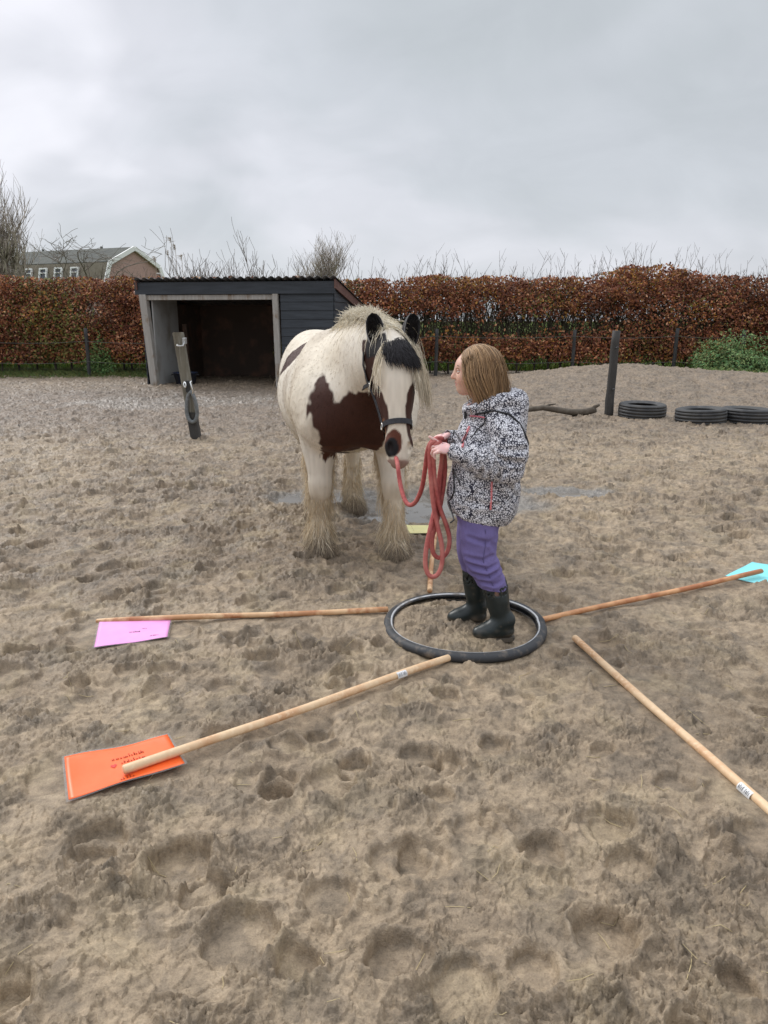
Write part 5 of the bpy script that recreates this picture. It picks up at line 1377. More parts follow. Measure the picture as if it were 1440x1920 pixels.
        # soft hair inside the ear
        m_ = 420; P = np.zeros((m_, 4, 3)); vv = rs.random(m_) ** .8 * .85
        for j in range(4):
            u_ = j / 3; P[:, j] = base + up[None] * (vv * .165 + .02 * u_)[:, None] + side_[None] * (rs.normal(0, .012, m_) if j == 0 else 0)[:, None] if j == 0 else P[:, j - 1] + up * .008 + face * .006 + rs.normal(0, .002, (m_, 3))
        V2_, F2_ = strands(P, np.tile([.0010, .0009, .0007, .0002], (m_, 1)), 3); me2 = np_mesh('ear_hair', V2_, F2_); set_col(me2, np.repeat(np.array([.014, .012, .012]) * rs.uniform(.6, 2.2, (m_, 1)), 12, 0)); link('ear_hair', me2, M_hair, ear)
    # ---- eyes
    M_eye = pm('horse_eye', (.008, .005, .004), .06, spec=.8)
    for s in (-1, 1):
        import bmesh
        m = MB(); c = hp(.183, -.024, s * .079); nu, nv = 20, 12; vs = []
        for j in range(nv + 1):
            for i in range(nu):
                a_ = 2 * PI * i / nu; b_ = PI * j / nv; vs.append(c + (aa * math.cos(b_) + bb * math.sin(b_) * math.cos(a_) + cc * math.sin(b_) * math.sin(a_) ) * .0175)
        m.add(vs, [(j * nu + i, j * nu + (i + 1) % nu, (j + 1) * nu + (i + 1) % nu, (j + 1) * nu + i) for j in range(nv) for i in range(nu)], True); m.build('eye', M_eye, t)
        m = MB(); pts = [hp(.183 - .002, -.024, s * .079) + (bb * math.cos(a_) * .021 - aa * math.sin(a_) * .012) + cc * s * (.013 - .006 * abs(math.cos(a_))) for a_ in np.linspace(-.2, PI + .2, 12)]
        m.tube(pts, [.002] + [.0045] * 10 + [.002], 8); m.build('eyelid', pm('eyelid', (.018, .012, .010), .6), t)
    # ---- halter: noseband, cheek straps, headpiece, rings
    M_hal = pm('halter_webbing', (.014, .015, .020), .5, var=(60, (.03, .03, .038), .4, .7), bump=[(300, .4, .001)]); M_met = pm('halter_metal', (.62, .60, .56), .28, metal=1)
    def surf_pt(c, d, off=.003, r0=.0, r1=.30):
        d = d / np.linalg.norm(d); rr1 = np.linspace(r1, r0, 160); P_ = c[None] + d[None] * rr1[:, None]; S_ = f.sample(P_); k_ = np.argmax(S_ < 0)
        return P_[max(k_ - 1, 0)] + d * off if (S_ < 0).any() else c
    def strap(path, nrm, width, th, closed, name, par, material=None):
        n_ = len(path); V_ = []; 
        for i in range(n_):
            p = path[i]; a_ = path[(i + 1) % n_] if (closed or i < n_ - 1) else path[i]; b_ = path[(i - 1) % n_] if (closed or i > 0) else path[i]
            tg = a_ - b_; tg /= np.linalg.norm(tg) + 1e-9; nn = nrm[i] - tg * (nrm[i] @ tg); nn /= np.linalg.norm(nn) + 1e-9; sd2 = np.cross(tg, nn)
            for (u_, v_) in ((-1, 0), (-.9, 1), (.9, 1), (1, 0)): V_.append(p + sd2 * u_ * width / 2 + nn * v_ * th)
        F_ = []
        for i in range(n_ if closed else n_ - 1):
            j = (i + 1) % n_
            for a_ in range(4): b_ = (a_ + 1) % 4; F_.append((i * 4 + a_, i * 4 + b_, j * 4 + b_, j * 4 + a_))
        m = MB(); m.add(V_, F_, False); return m.build(name, material or M_hal, par)
    def ring_path(a_pos, tilt, n_=44):
        P_ = []; Nn_ = []
        for i in range(n_):
            a_ = 2 * PI * i / n_; d = bb * math.cos(a_) + cc * math.sin(a_); c = hp(a_pos + tilt * math.cos(a_), -.058, 0); P_.append(surf_pt(c, d)); Nn_.append(d)
        P_ = np.array(P_)
        for _ in range(2): P_ = (np.roll(P_, 1, 0) + P_ * 2 + np.roll(P_, -1, 0)) / 4
        return P_ + np.array(Nn_) * .002, np.array(Nn_)
    P_, N_ = ring_path(.365, -.012)
    hal = strap(P_, N_, .027, .0045, True, 'halter', t)
    for s in (-1, 1):
        P_ = []; N_ = []
        pts = [(.365, -.052), (.30, -.085), (.22, -.115), (.13, -.128), (.05, -.105), (-.01, -.085)]
        for (a_, b_) in pts:
            d = cc * s; c = hp(a_, b_, 0); P_.append(surf_pt(c, d, .004)); N_.append(d)
        P_ = np.array(P_); Q = []; QN = []
        for u in np.linspace(0, len(P_) - 1.001, 26): i = int(u); w_ = u - i; Q.append(P_[i] * (1 - w_) + P_[i + 1] * w_); QN.append(cc * s)
        strap(np.array(Q), np.array(QN), .025, .004, False, 'cheek_strap', hal)
        c = surf_pt(hp(.365, -.052, 0), cc * s, .008); m = MB()
        m.tube([c + (aa * math.cos(a_) + bb * math.sin(a_)) * .017 for a_ in np.linspace(0, 2 * PI, 20, endpoint=False)], .0032, 8, closed=True); m.build('ring', M_met, hal)
        c = surf_pt(hp(.145, -.126, 0), cc * s, .008); m = MB()
        for q in range(1): m.tube([c + aa * a_ * .015 + bb * b_ * .016 for a_, b_ in ((-1, -1), (-1, 1), (1, 1), (1, -1))], .0028, 6, closed=True)
        m.build('buckle', M_met, hal)
    # throat piece and short chin strap from the ring to the lead
    P_ = []; N_ = []
    for i in range(15):
        a_ = PI * i / 14; d = cc * math.cos(a_) - bb * math.sin(a_); P_.append(surf_pt(hp(.40 + .03 * math.sin(a_), -.055, 0), d, .004)); N_.append(d)
    strap(np.array(P_), np.array(N_), .020, .004, False, 'chin_strap', hal)
    P_ = []; N_ = []
    for i in range(15):
        a_ = PI * i / 14; d = cc * math.cos(a_) - bb * math.sin(a_); P_.append(surf_pt(hp(.14, -.09, 0), d, .004, r1=.22)); N_.append(d)
    strap(np.array(P_), np.array(N_), .020, .004, False, 'throat_strap', hal)
    Mw = Matrix.Translation((HO[0], HO[1], hz0)) @ Matrix.Rotation(HH, 4, 'Z')
    chin = surf_pt(hp(.43, -.055, 0), -bb, .01)
    return t, [Mw @ Vector(chin)], f, hp
_horse, CHIN, HF, HP = horse()
# ------------------------------------------------------------------ child in profile, facing the horse (towards -x)
CO = (.43, 3.05)
def child():
    gz0 = gmean(CO[0] + .02, CO[1] - .02, .10)
    t = thing('person', 'child in speckled hooded jacket, purple trousers and dark rubber boots, holding the red rope', 'person', (CO[0], CO[1], 0))
    O = np.array([CO[0], CO[1], 0])
    X0 = CO[0]
    def wx(x): return x - X0           # world x (measured at y=3.05) -> local
    def crease(V, Nn, pts, depth, width):
        d2 = np.full(len(V), 9.)
        for i in range(len(pts) - 1):
            a, b = np.array(pts[i], float), np.array(pts[i + 1], float); ab = b - a; t_ = np.clip((V - a) @ ab / (ab @ ab), 0, 1)
            d2 = np.minimum(d2, ((V - a - t_[:, None] * ab) ** 2 * [1, .12, 1]).sum(1))
        q_ = np.sqrt(d2) / width; return V - Nn * (depth * (np.exp(-q_ ** 2) - .45 * np.exp(-((q_ - 1.9) / .8) ** 2)))[:, None]
    # ================= body: head, neck, slim torso, arms, hands, legs as one skin
    f = Field((-.36, -.30, .0), (.26, .30, 1.30), .0036)
    Yl = (0, 1, 0)
    hc = np.array([-.052, .005, 1.130])      # centre of the skull
    f.ell(hc + [.012, 0, .018], (.090, .072, .085), .02)
    f.ell(hc + [-.032, 0, -.018], (.052, .055, .068), .035)         # face block
    f.ell(hc + [-.056, 0, -.074], (.022, .026, .022), .025)         # chin
    f.ell(hc + [-.020, 0, -.056], (.048, .048, .030), .03)         # jaw
    f.ell(hc + [-.062, 0, .018], (.022, .046, .030), .02)          # brow
    f.chain([(*(hc + [-.078, 0, .008]), .008), (*(hc + [-.092, 0, -.018]), .0105), (*(hc + [-.096, 0, -.024]), .0105)], .012)   # nose
    f.ell(hc + [-.086, .009, -.027], (.009, .007, .006), .006); f.ell(hc + [-.086, -.009, -.027], (.009, .007, .006), .006)
    f.ell(hc + [-.079, 0, -.046], (.012, .020, .006), .005); f.ell(hc + [-.077, 0, -.056], (.011, .018, .006), .005)            # lips
    f.ell(hc + [-.090, 0, -.051], (.012, .022, .0016), .002, None, 's')
    for s in (-1, 1):
        f.ell(hc + [-.050, s * .036, -.030], (.030, .022, .026), .02)      # cheek
        f.ell(hc + [-.078, s * .028, .000], (.013, .014, .010), .008, None, 's')   # eye socket
        f.ell(hc + [.008, s * .073, -.010], (.016, .008, .026), .006)      # ear
        f.ell(hc + [.004, s * .080, -.008], (.009, .005, .015), .003, None, 's')
    f.chain([(-.035, 0, 1.06, .045), (-.012, 0, .99, .046), (.0, 0, .93, .06)], .02)
    f.chain([(.01, 0, .94, .085), (.02, 0, .80, .085), (.0, 0, .62, .080), (-.02, 0, .54, .075)], .03, Yl, 1.25)
    # arms: near (left, -y) and far (right, +y); hands meet in front of the belly
    SH = {-1: (.045, -.135, .93), 1: (.02, .125, .93)}; EL = {-1: (.066, -.180, .765), 1: (.03, .17, .76)}; WR = {-1: (-.150, -.085, .815), 1: (-.160, .050, .850)}
    for s in (-1, 1):
        f.chain([(*SH[s], .038), (*EL[s], .030)], .02, smooth=False); f.chain([(*EL[s], .029), (*WR[s], .021)], .01, smooth=False)
    # legs inside the trousers
    f.chain([(-.025, -.055, .55, .065), (-.024, -.064, .36, .045), (.045, -.070, .20, .035), (.080, -.080, .08, .022)], .02)
    f.chain([(-.025, .055, .55, .065), (-.045, .07, .35, .042), (-.028, .078, .20, .035), (-.012, .084, .08, .022)], .02)
    # hands -----------------------------------------------------------
    def hand(w, d, up, s, curl, spread, palm=.040, tag_=None):
        """w wrist, d direction of the palm, up back-of-hand normal, s side of the thumb"""
        w = np.array(w); d = np.array(d, float); d /= np.linalg.norm(d); up = np.array(up, float); up -= d * (up @ d); up /= np.linalg.norm(up); sd_ = np.cross(d, up) * s
        M = np.stack([d, sd_, up], 1)
        f.chain([(*(w), .020), (*(w + d * .02), .019)], .01, up, .85, smooth=False)
        f.ell(w + d * .038, (.034, .027, .0125), .005, M)
        Ls = [.045, .049, .045, .036]
        for i in range(4):
            o = (i - 1.5); b = w + d * (.060 - abs(o - .3) * .003) + sd_ * (-o * .0160); ln = Ls[i]; rr_ = .0078 - .0006 * (i == 3)
            c1, c2, c3 = curl[i]; P = [(*b, rr_ + .001)]; p = b.copy(); a = 0
            for c_, fr in ((c1, .42), (c2, .32), (c3, .26)):
                a += c_; dd = d * math.cos(a) - up * math.sin(a) + sd_ * (-o * spread * .1); p = p + dd * ln * 1.2 * fr; P.append((*p, rr_ - .0006 * len(P)))
            f.chain(P, .0022, smooth=False)
        b = w + d * .022 + sd_ * .022; P = [(*b, .011), (*(b + d * .016 + sd_ * .014 - up * .006), .0098), (*(b + d * .034 + sd_ * .016 - up * .014), .0088), (*(b + d * .044 + sd_ * .008 - up * .020), .0078)]
        f.chain(P, .006)
    # near hand: back towards the camera, fingers curled round the coils, index lifted and pointing along
    hand(WR[-1], (-.93, .06, .20), (-.05, -.50, .86), 1, [(-.45, .12, .1), (.25, .9, .6), (.45, 1.0, .6), (.55, 1.1, .6)], 1.2)
    # far hand: laid over the rope from behind
    hand(WR[1], (-.80, -.55, .10), (-.2, .35, .9), -1, [(.7, 1.0, .6), (.8, 1.1, .6), (.9, 1.1, .7), (.9, 1.1, .7)], .6)
    V, F = f.mesh(); V = relax(V, F, 1, .4)
    n = len(V); skin = np.array([.66, .41, .31]); C = np.tile(skin, (n, 1))
    dch = np.minimum(np.linalg.norm((V - (hc + [-.062, -.038, -.032])) * [1, 1, 1], axis=1), np.linalg.norm(V - (hc + [-.062, .038, -.032]), axis=1))
    m_ = (1 - sstep(.008, .03, dch))[:, None] * .45; C = C * (1 - m_) + np.array([.66, .27, .21]) * m_
    lp = (1 - sstep(.6, 1.1, np.linalg.norm((V - (hc + [-.088, 0, -.051])) / [.016, .022, .012], axis=1)))[:, None] * .8; C = C * (1 - lp) + np.array([.50, .17, .15]) * lp
    ns = (1 - sstep(.008, .02, np.linalg.norm(V - (hc + [-.104, 0, -.024]), axis=1)))[:, None] * .3; C = C * (1 - ns) + np.array([.70, .30, .24]) * ns
    hd = (sstep(-.125, -.15, V[:, 0]) * (V[:, 2] < .95))[:, None]; C = C * (1 - hd) + np.array([.80, .50, .48]) * hd
    tipm = (V[:, 0] < -.20) & (V[:, 2] < .95); C[tipm] = C[tipm] * .6 + np.array([.80, .52, .44]) * .4
    me = np_mesh('body', V, F, True); set_col(me, C)
    M_skin = pm('skin', rough=.5, attr='Col', spec=.35, bump=[(220, .12, .0008)]); M_skin.node_tree.nodes['Principled BSDF'].inputs['Subsurface Weight'].default_value = .12; M_skin.node_tree.nodes['Principled BSDF'].inputs['Subsurface Scale'].default_value = .01
    body = link('body', me, M_skin, t)
    # eyes, brows
    for s in (-1, 1):
        c = hc + np.array([-.0725, s * .0275, .000]); nu, nv = 16, 10; m = MB(); ir = MB(); 
        vs = [c + np.array([math.cos(PI * j / nv) * -.0105, math.sin(PI * j / nv) * math.cos(2 * PI * i / nu) * .0105, math.sin(PI * j / nv) * math.sin(2 * PI * i / nu) * .0105]) for j in range(nv + 1) for i in range(nu)]
        m.add(vs, [(j * nu + i, j * nu + (i + 1) % nu, (j + 1) * nu + (i + 1) % nu, (j + 1) * nu + i) for j in range(nv) for i in range(nu)], True); e_ = m.build('eye', pm('eye_white', (.75, .73, .70), .2), body)
        dirv = np.array([-.93, s * .10, -.34]); dirv /= np.linalg.norm(dirv); ux_ = np.cross(dirv, [0, 0, 1]); ux_ /= np.linalg.norm(ux_); uy_ = np.cross(ux_, dirv)
        for rad, off, colr, nm in ((.0052, .0102, (.12, .16, .17), 'iris'), (.0026, .0105, (.005, .005, .005), 'pupil')):
            mm_ = MB(); P_ = [c + dirv * off] + [c + dirv * (off - rad * rad / .021) + (ux_ * math.cos(a_) + uy_ * math.sin(a_)) * rad for a_ in np.linspace(0, 2 * PI, 18, endpoint=False)]
            mm_.add(P_, [(0, 1 + i, 1 + (i + 1) % 18) for i in range(18)], True); mm_.build(nm, pm(nm, colr, .1), e_)
        for zz_, rr_, bow in ((.0062, .0032, .003), (-.0058, .0024, -.002)):
            mm_ = MB(); pts = [c + np.array([-.0095 + .006 * abs(u_) ** 2 * 1.3, u_ * .0125, zz_ * (1 - .55 * u_ * u_)]) for u_ in np.linspace(-1, 1, 9)]
            mm_.tube(pts, [.0008] + [rr_] * 7 + [.0008], 8); mm_.build('eyelid', M_skin2, body)
        rs_ = np.random.default_rng(2); P = []
        for q in range(60):
            u_ = rs_.uniform(-1, 1); b_ = c + np.array([-.0085 + .007 * u_ * u_, u_ * .017, .0195 + .003 * (1 - u_ * u_)]); P.append([b_ + np.array([-.0025, .003 * s * k_, .0012 * k_]) for k_ in range(3)])
        V_, F_ = strands(np.array(P), np.tile([.0005, .0004, .0001], (60, 1)), 3); link('eyebrow', np_mesh('eyebrow', V_, F_), pm('brow_hair', (.16, .10, .06), .6), body)
    # ================= hair
    rs = np.random.default_rng(9); m_ = 8500
    u = rs.normal(0, 1, (m_ * 3, 3)); u /= np.linalg.norm(u, axis=1, keepdims=True)
    k_ = (u[:, 2] > -.35) & ~((u[:, 0] < -.38) & (u[:, 2] < .50)) & ~((u[:, 0] < .1) & (u[:, 2] < .05)); u = u[k_][:m_]; m_ = len(u)
    c0 = hc + np.array([.012, 0, .018]); K = 12; P = np.zeros((m_, K, 3)); rad = np.array([.090, .073, .088])
    clump = vnoise3(np.stack([np.arctan2(u[:, 1], u[:, 0]) * 5, u[:, 2] * 1.5, u[:, 1] * 4], -1) + 20, 5)[:, None]
    p = c0 + u * rad; L_ = rs.uniform(.15, .36, m_); L_ *= np.where(u[:, 2] > .5, 1.0, .85)
    part = np.sign(u[:, 1] + rs.normal(0, .02, m_)); d = np.stack([rs.normal(.62, .12, m_) , part * .75, -.25 + 0 * part], -1)
    tgt = np.array([.045, 0, -.05])
    cl = rs.normal(0, 1, (m_, 3)) * [.25, .25, .2]
    for j in range(K):
        P[:, j] = p; rel = (p - c0) / rad; q_ = np.linalg.norm(rel, axis=1, keepdims=True); nn = rel / rad; nn /= np.linalg.norm(nn, axis=1, keepdims=True)
        d = d + down_ * .42 + cl * .05; on = (q_ < 1.10); d = d - nn * np.where(on, np.minimum((d * nn).sum(1, keepdims=True), 9) * .96, 0); d /= np.linalg.norm(d, axis=1, keepdims=True)
        p = p + d * (L_ / (K - 1))[:, None]
        rel = (p - c0) / rad; q_ = np.linalg.norm(rel, axis=1, keepdims=True); tgt_q = 1.0 + .03 * rs.random((m_, 1)) + .13 * clump * min(1, j / 5); p = np.where(q_ < tgt_q, c0 + rel / q_ * tgt_q * rad, p)
        sink = np.clip((hc[2] - .045 - p[:, 2]) / .10, 0, 1)[:, None]; ctr = np.array([.018, 0, 0]); dxy = (p - ctr) * [1, 1, 0]; p = p - dxy * sink * .10
        low = p[:, 2] < hc[2] - .03
        p[:, 0] = np.where(low & (p[:, 0] < .0), p[:, 0] + .008, p[:, 0])
    # keep the face and the shoulders of the jacket clear
    zlow = .955 + .03 * rs.random((m_, 1)); P[:, :, 2] = np.maximum(P[:, :, 2], zlow)
    hcol = np.array([.34, .215, .115]) * rs.uniform(.55, 1.45, (m_, 1)); hcol *= .7 + .6 * clump; hcol[rs.random(m_) < .3] *= [1.25, 1.25, 1.2]
    fly = rs.random(m_) < .11; P[fly] += np.cumsum(rs.normal(0, .0035, (fly.sum(), K, 3)), 1) * np.linspace(0, 1, K)[None, :, None] * 1.6
    V_, F_ = strands(P, np.tile(.0010 * np.array([1] * (K - 3) + [.8, .5, .2]), (m_, 1)), 3); me_ = np_mesh('hair', V_, F_); set_col(me_, np.repeat(hcol, K * 3, 0))
    hair = link('hair', me_, pm('child_hair', rough=.45, attr='Col', spec=.4), t)
    sc_ = MB(); vs = []; nu, nv = 30, 16
    for j in range(nv + 1):
        b_ = R(2) + (R(112) - R(2)) * j / nv
        for i in range(nu):
            a_ = 2 * PI * i / nu; q_ = np.array([math.sin(b_) * math.cos(a_), math.sin(b_) * math.sin(a_), math.cos(b_)])
            if q_[0] < -.3 and q_[2] < .6: q_ = q_ * np.array([1, 1, 1]); sh_ = .90
            else: sh_ = 1.0
            vs.append(c0 + q_ * rad * 1.015 * sh_)
    sc_.add(vs, [(j * nu + i, (j + 1) * nu + i, (j + 1) * nu + (i + 1) % nu, j * nu + (i + 1) % nu) for j in range(nv) for i in range(nu)], True)
    sc_.build('hair_cap', pm('hair_base', (.20, .125, .068), .6), hair)
    # ================= jacket
    g = Field((-.30, -.30, .40), (.26, .30, 1.14), .0050)
    g.chain([(.020, 0, .925, .100), (.022, 0, .84, .117), (.006, 0, .73, .122), (-.005, 0, .62, .130), (-.015, 0, .555, .128)], .02, Yl, 1.10)
    g.ell((-.052, 0, .80), (.090, .118, .150), .05)                           # puffed chest and belly
    g.ell((-.060, 0, .63), (.098, .120, .110), .05); g.ell((.045, 0, .59), (.09, .125, .10), .04)
    g.chain([(.075, -.02, .93, .056), (.082, -.02, .82, .056), (.066, 0, .70, .064)], .05, Yl, 1.5)        # rounded back
    g.ell((.030, 0, .955), (.09, .140, .050), .05)                           # shoulders
    # sleeves
    for s in (-1, 1):
        S_, E_, W_ = np.array(SH[s]), np.array(EL[s]), np.array(WR[s])
        g.chain([(*(S_ + [0, -s * .03, .0]), .066), (*((S_ + E_) / 2 + [0.015, 0, 0]), .068), (*E_, .056)], .014)
        g.chain([(*E_, .057), (*(E_ * .62 + W_ * .38 + [0, 0, -.006]), .058), (*(E_ * .25 + W_ * .75), .048), (*(W_ + (E_ - W_) * .03), .037)], .010)
    # open collar and hood lying on the back
    g.chain([(-.085, .045, .975, .022), (-.088, 0, .965, .024), (-.085, -.045, .975, .022), (-.045, -.082, .995, .026), (.02, -.098, 1.01, .036), (.075, -.085, 1.01, .044), (.104, -.03, 1.005, .046), (.104, .03, 1.005, .046), (.075, .085, 1.01, .044), (.02, .098, 1.01, .036), (-.045, .082, .995, .026), (-.085, .045, .975, .022)], .02)
    g.ell((.096, 0, .975), (.060, .115, .075), .035); g.ell((.104, 0, .91), (.042, .10, .07), .04)
    g.ell((-.005, 0, 1.065), (.088, .075, .085), .015, None, 's')
    g.chain([(-.045, 0, 1.04, .045), (-.02, 0, .97, .046)], .01, mode='s')
    # hollow under the hem and in the cuffs
    g.chain([(-.015, 0, .40, .115), (-.015, 0, .515, .110)], .012, Yl, 1.08, mode='s')
    for s in (-1, 1):
        E_, W_ = np.array(EL[s]), np.array(WR[s]); d_ = (W_ - E_) / np.linalg.norm(W_ - E_); g.chain([(*(W_ - d_ * .022), .026), (*(W_ + d_ * .05), .028)], .004, mode='s', smooth=False)
    # hem dips towards the back: cut with a slanted slab
    ang = math.atan2(.075, .24); ca_, sa_ = math.cos(ang), math.sin(ang)
    Mh = np.array([[ca_, 0, sa_], [0, 1, 0], [-sa_, 0, ca_]])
    g.ell((-.055, 0, .512 - .30), (1.2, 1.2, .30), .010, Mh, 's') if False else None
    Xg, Yg_, Zg = np.meshgrid(*g.ax, indexing='ij')
    hem = (Zg - (.545 - .22 * (Xg + .17))) ; hem = np.where(Xg < -.2, .2, hem) if False else hem
    g.S[...] = np.maximum(g.S, -hem * .97)
    # soft puckers in the quilting
    V, F = g.mesh(); V = relax(V, F, 2, .5); Nn = vnormals(V, F)
    w_ = (vnoise3(V * np.array([16, 16, 26]), 3) - .5) * .012 + (vnoise3(V * 48, 4) - .5) * .0045
    V = V + Nn * w_[:, None]
    S_, E_, W_ = np.array(SH[-1]), np.array(EL[-1]), np.array(WR[-1])
    for u_, dp, tl in ((.12, .009, .5), (.27, .010, -.3), (.43, .008, .35), (.60, .008, -.4), (.76, .006, .2)):
        c = E_ * (1 - u_) + W_ * u_; V = crease(V, Nn, [c + [tl * .05, -.05, .05], c + [0, -.07, 0], c + [-tl * .06, -.04, -.06]], dp, .010)
    V = crease(V, Nn, [E_ + [-.07, -.06, .06], E_ + [-.03, -.075, .035], E_ + [.03, -.07, .03]], .014, .012)
    V = crease(V, Nn, [E_ + [-.06, -.06, .09], E_ + [-.01, -.075, .075], E_ + [.05, -.06, .08]], .009, .012)
    V = crease(V, Nn, [S_ + [-.055, -.07, .02], (S_ + E_) / 2 + [-.055, -.07, .0], E_ + [-.075, -.06, .05]], .012, .012)
    V = crease(V, Nn, [E_ + [-.20, .03, -.045], E_ + [-.10, .02, -.065], E_ + [.02, .0, -.070]], .010, .012)
    for (a_, b_, dp) in (((-.12, -.14, .70), (.02, -.16, .665), .006), ((-.13, -.14, .62), (.04, -.16, .60), .005), ((.06, -.14, .70), (.12, -.10, .62), .007), ((-.05, -.15, .66), (-.10, -.14, .56), .006), ((.10, -.12, .76), (.13, -.06, .60), .006)):
        V = crease(V, Nn, [np.array(a_), np.array(b_)], dp, .012)
    me = np_mesh('jacket', V, F, True)
    def jacket_mat():
        m = bpy.data.materials.new('speckled_fabric'); m.use_nodes = True; nt = m.node_tree; N = nt.nodes; L = nt.links; b = N['Principled BSDF']
        tc = N.new('ShaderNodeTexCoord'); nz = N.new('ShaderNodeTexNoise'); nz.inputs['Scale'].default_value = 40; L.new(tc.outputs['Object'], nz.inputs['Vector'])
        sb = N.new('ShaderNodeVectorMath'); sb.operation = 'SUBTRACT'; sb.inputs[1].default_value = (.5, .5, .5); L.new(nz.outputs['Color'], sb.inputs[0])
        sc_ = N.new('ShaderNodeVectorMath'); sc_.operation = 'SCALE'; sc_.inputs['Scale'].default_value = .012; L.new(sb.outputs[0], sc_.inputs[0])
        ad = N.new('ShaderNodeVectorMath'); ad.operation = 'ADD'; L.new(tc.outputs['Object'], ad.inputs[0]); L.new(sc_.outputs[0], ad.inputs[1])
        vo = N.new('ShaderNodeTexVoronoi'); vo.feature = 'DISTANCE_TO_EDGE'; vo.inputs['Scale'].default_value = 112; L.new(ad.outputs[0], vo.inputs['Vector'])
        v2 = N.new('ShaderNodeTexVoronoi'); v2.inputs['Scale'].default_value = 112; L.new(ad.outputs[0], v2.inputs['Vector'])
        s2 = N.new('ShaderNodeSeparateColor'); L.new(v2.outputs['Color'], s2.inputs[0])
        th = N.new('ShaderNodeMapRange'); th.inputs[1].default_value = 0; th.inputs[2].default_value = 1; th.inputs[3].default_value = .03; th.inputs[4].default_value = .21; L.new(s2.outputs[0], th.inputs[0])
        gt = N.new('ShaderNodeMath'); gt.operation = 'SUBTRACT'; L.new(vo.outputs['Distance'], gt.inputs[0]); L.new(th.outputs[0], gt.inputs[1])
        mr = N.new('ShaderNodeMapRange'); mr.inputs[1].default_value = -.03; mr.inputs[2].default_value = .04; L.new(gt.outputs[0], mr.inputs[0])
        mx = N.new('ShaderNodeMix'); mx.data_type = 'RGBA'; mx.inputs[6].default_value = (.028, .028, .045, 1); mx.inputs[7].default_value = (.72, .72, .76, 1); L.new(mr.outputs[0], mx.inputs[0]); L.new(mx.outputs[2], b.inputs['Base Color'])
        b.inputs['Roughness'].default_value = .7; b.inputs['Specular IOR Level'].default_value = .25
        bn = N.new('ShaderNodeTexNoise'); bn.inputs['Scale'].default_value = 30; L.new(tc.outputs['Object'], bn.inputs['Vector']); bp = N.new('ShaderNodeBump'); bp.inputs['Strength'].default_value = .5; bp.inputs['Distance'].default_value = .01; L.new(bn.outputs[0], bp.inputs['Height']); L.new(bp.outputs[0], b.inputs['Normal'])
        return m
    jk = link('jacket', me, jacket_mat(), t)
    # seams and zips laid on the cloth: march from outside onto the jacket
    def on(g_, p, d, off=.001, far=.30):
        p = np.array(p, float); d = np.array(d, float); d /= np.linalg.norm(d); rr_ = np.linspace(far, -.05, 220); P_ = p[None] + d[None] * rr_[:, None]; S_ = g_.sample(P_); k_ = int(np.argmax(S_ < 0))
        return P_[max(k_ - 1, 0)] + d * off
    M_blk = pm('black_piping', (.010, .010, .013), .6); M_coral = pm('coral_zip', (.62, .13, .14), .55, var=(220, (.80, .35, .38), .45, .6)); M_pkp = pm('pink_print', (.55, .16, .20), .6)
    def seam(pts, d, r_, mat_, name, par=jk, n=30):
        pts = [np.array(p, float) for p in pts]; Q = []
        for q_ in np.linspace(0, len(pts) - 1.0001, n): i = int(q_); w__ = q_ - i; Q.append(on(g, pts[i] * (1 - w__) + pts[i + 1] * w__, d))
        m = MB(); m.tube(Q, r_, 8); return m.build(name, mat_, par)
    nd = (0, -1, 0)
    seam([(-.065, 0, .965), (.0, 0, .985), (.06, 0, .975), (.105, 0, .935), (.130, 0, .88), (.140, 0, .845)], nd, .0038, M_blk, 'hood_piping')
    seam([(-.030, 0, .935), (-.060, 0, .90), (-.085, 0, .865)], nd, .0022, M_blk, 'shoulder_seam')
    seam([(-.035, 0, .975), (-.028, 0, .95), (-.035, 0, .925)], nd, .0020, M_blk, 'shoulder_seam')
    seam([(-.085, 0, .915), (-.100, 0, .88), (-.118, 0, .84)], nd, .0048, M_coral, 'chest_zip')
    seam([(-.030, 0, .955), (-.055, 0, .957), (-.082, 0, .955)], nd, .0032, M_pkp, 'pink_print')
    seam([(.004, 0, .70), (.004, 0, .64), (.002, 0, .585)], nd, .0040, M_coral, 'pocket_zip')
    seam([(-.122, 0, .925), (-.134, 0, .89), (-.145, 0, .85)], nd, .0022, M_blk, 'front_placket')
    seam([(-.145, 0, .745), (-.140, 0, .70), (-.142, 0, .64), (-.160, 0, .585), (-.175, 0, .572)], nd, .0030, M_blk, 'front_placket')
    # orange neck lining seen in the open collar, snap tab
    m = MB(); m.box((-.078, -.020, .975), (.03, .05, .045), Matrix.Rotation(.3, 3, 'Y'), bev=.01); m.build('neck_lining', pm('orange_lining', (.60, .12, .05), .7), jk)
    c = on(g, (-.100, 0, .958), nd, .002); m = MB(); m.box(c, (.012, .006, .030), bev=.002); m.build('press_tab', M_blk, jk)
    for s in (-1,):
        E_, W_ = np.array(EL[s]), np.array(WR[s]); d_ = (W_ - E_) / np.linalg.norm(W_ - E_); u1 = np.array([0, -1., .2]); u1 -= d_ * (u1 @ d_); u1 /= np.linalg.norm(u1); u2 = np.cross(d_, u1); m = MB()
        m.tube([W_ - d_ * .012 + (u1 * math.cos(a_) + u2 * math.sin(a_)) * .0315 for a_ in np.linspace(0, 2 * PI, 24, endpoint=False)], .0035, 8, closed=True); m.build('cuff_binding', M_blk, jk)
    # ================= trousers
    q = Field((-.20, -.22, .16), (.20, .22, .66), .0050)
    q.chain([(-.015, 0, .62, .095), (-.025, 0, .54, .098)], .02, Yl, 1.15)
    q.chain([(-.028, -.052, .53, .084), (-.030, -.060, .43, .077), (-.024, -.066, .355, .070), (.008, -.068, .29, .062), (.028, -.068, .245, .060), (.034, -.068, .222, .0605)], .02)
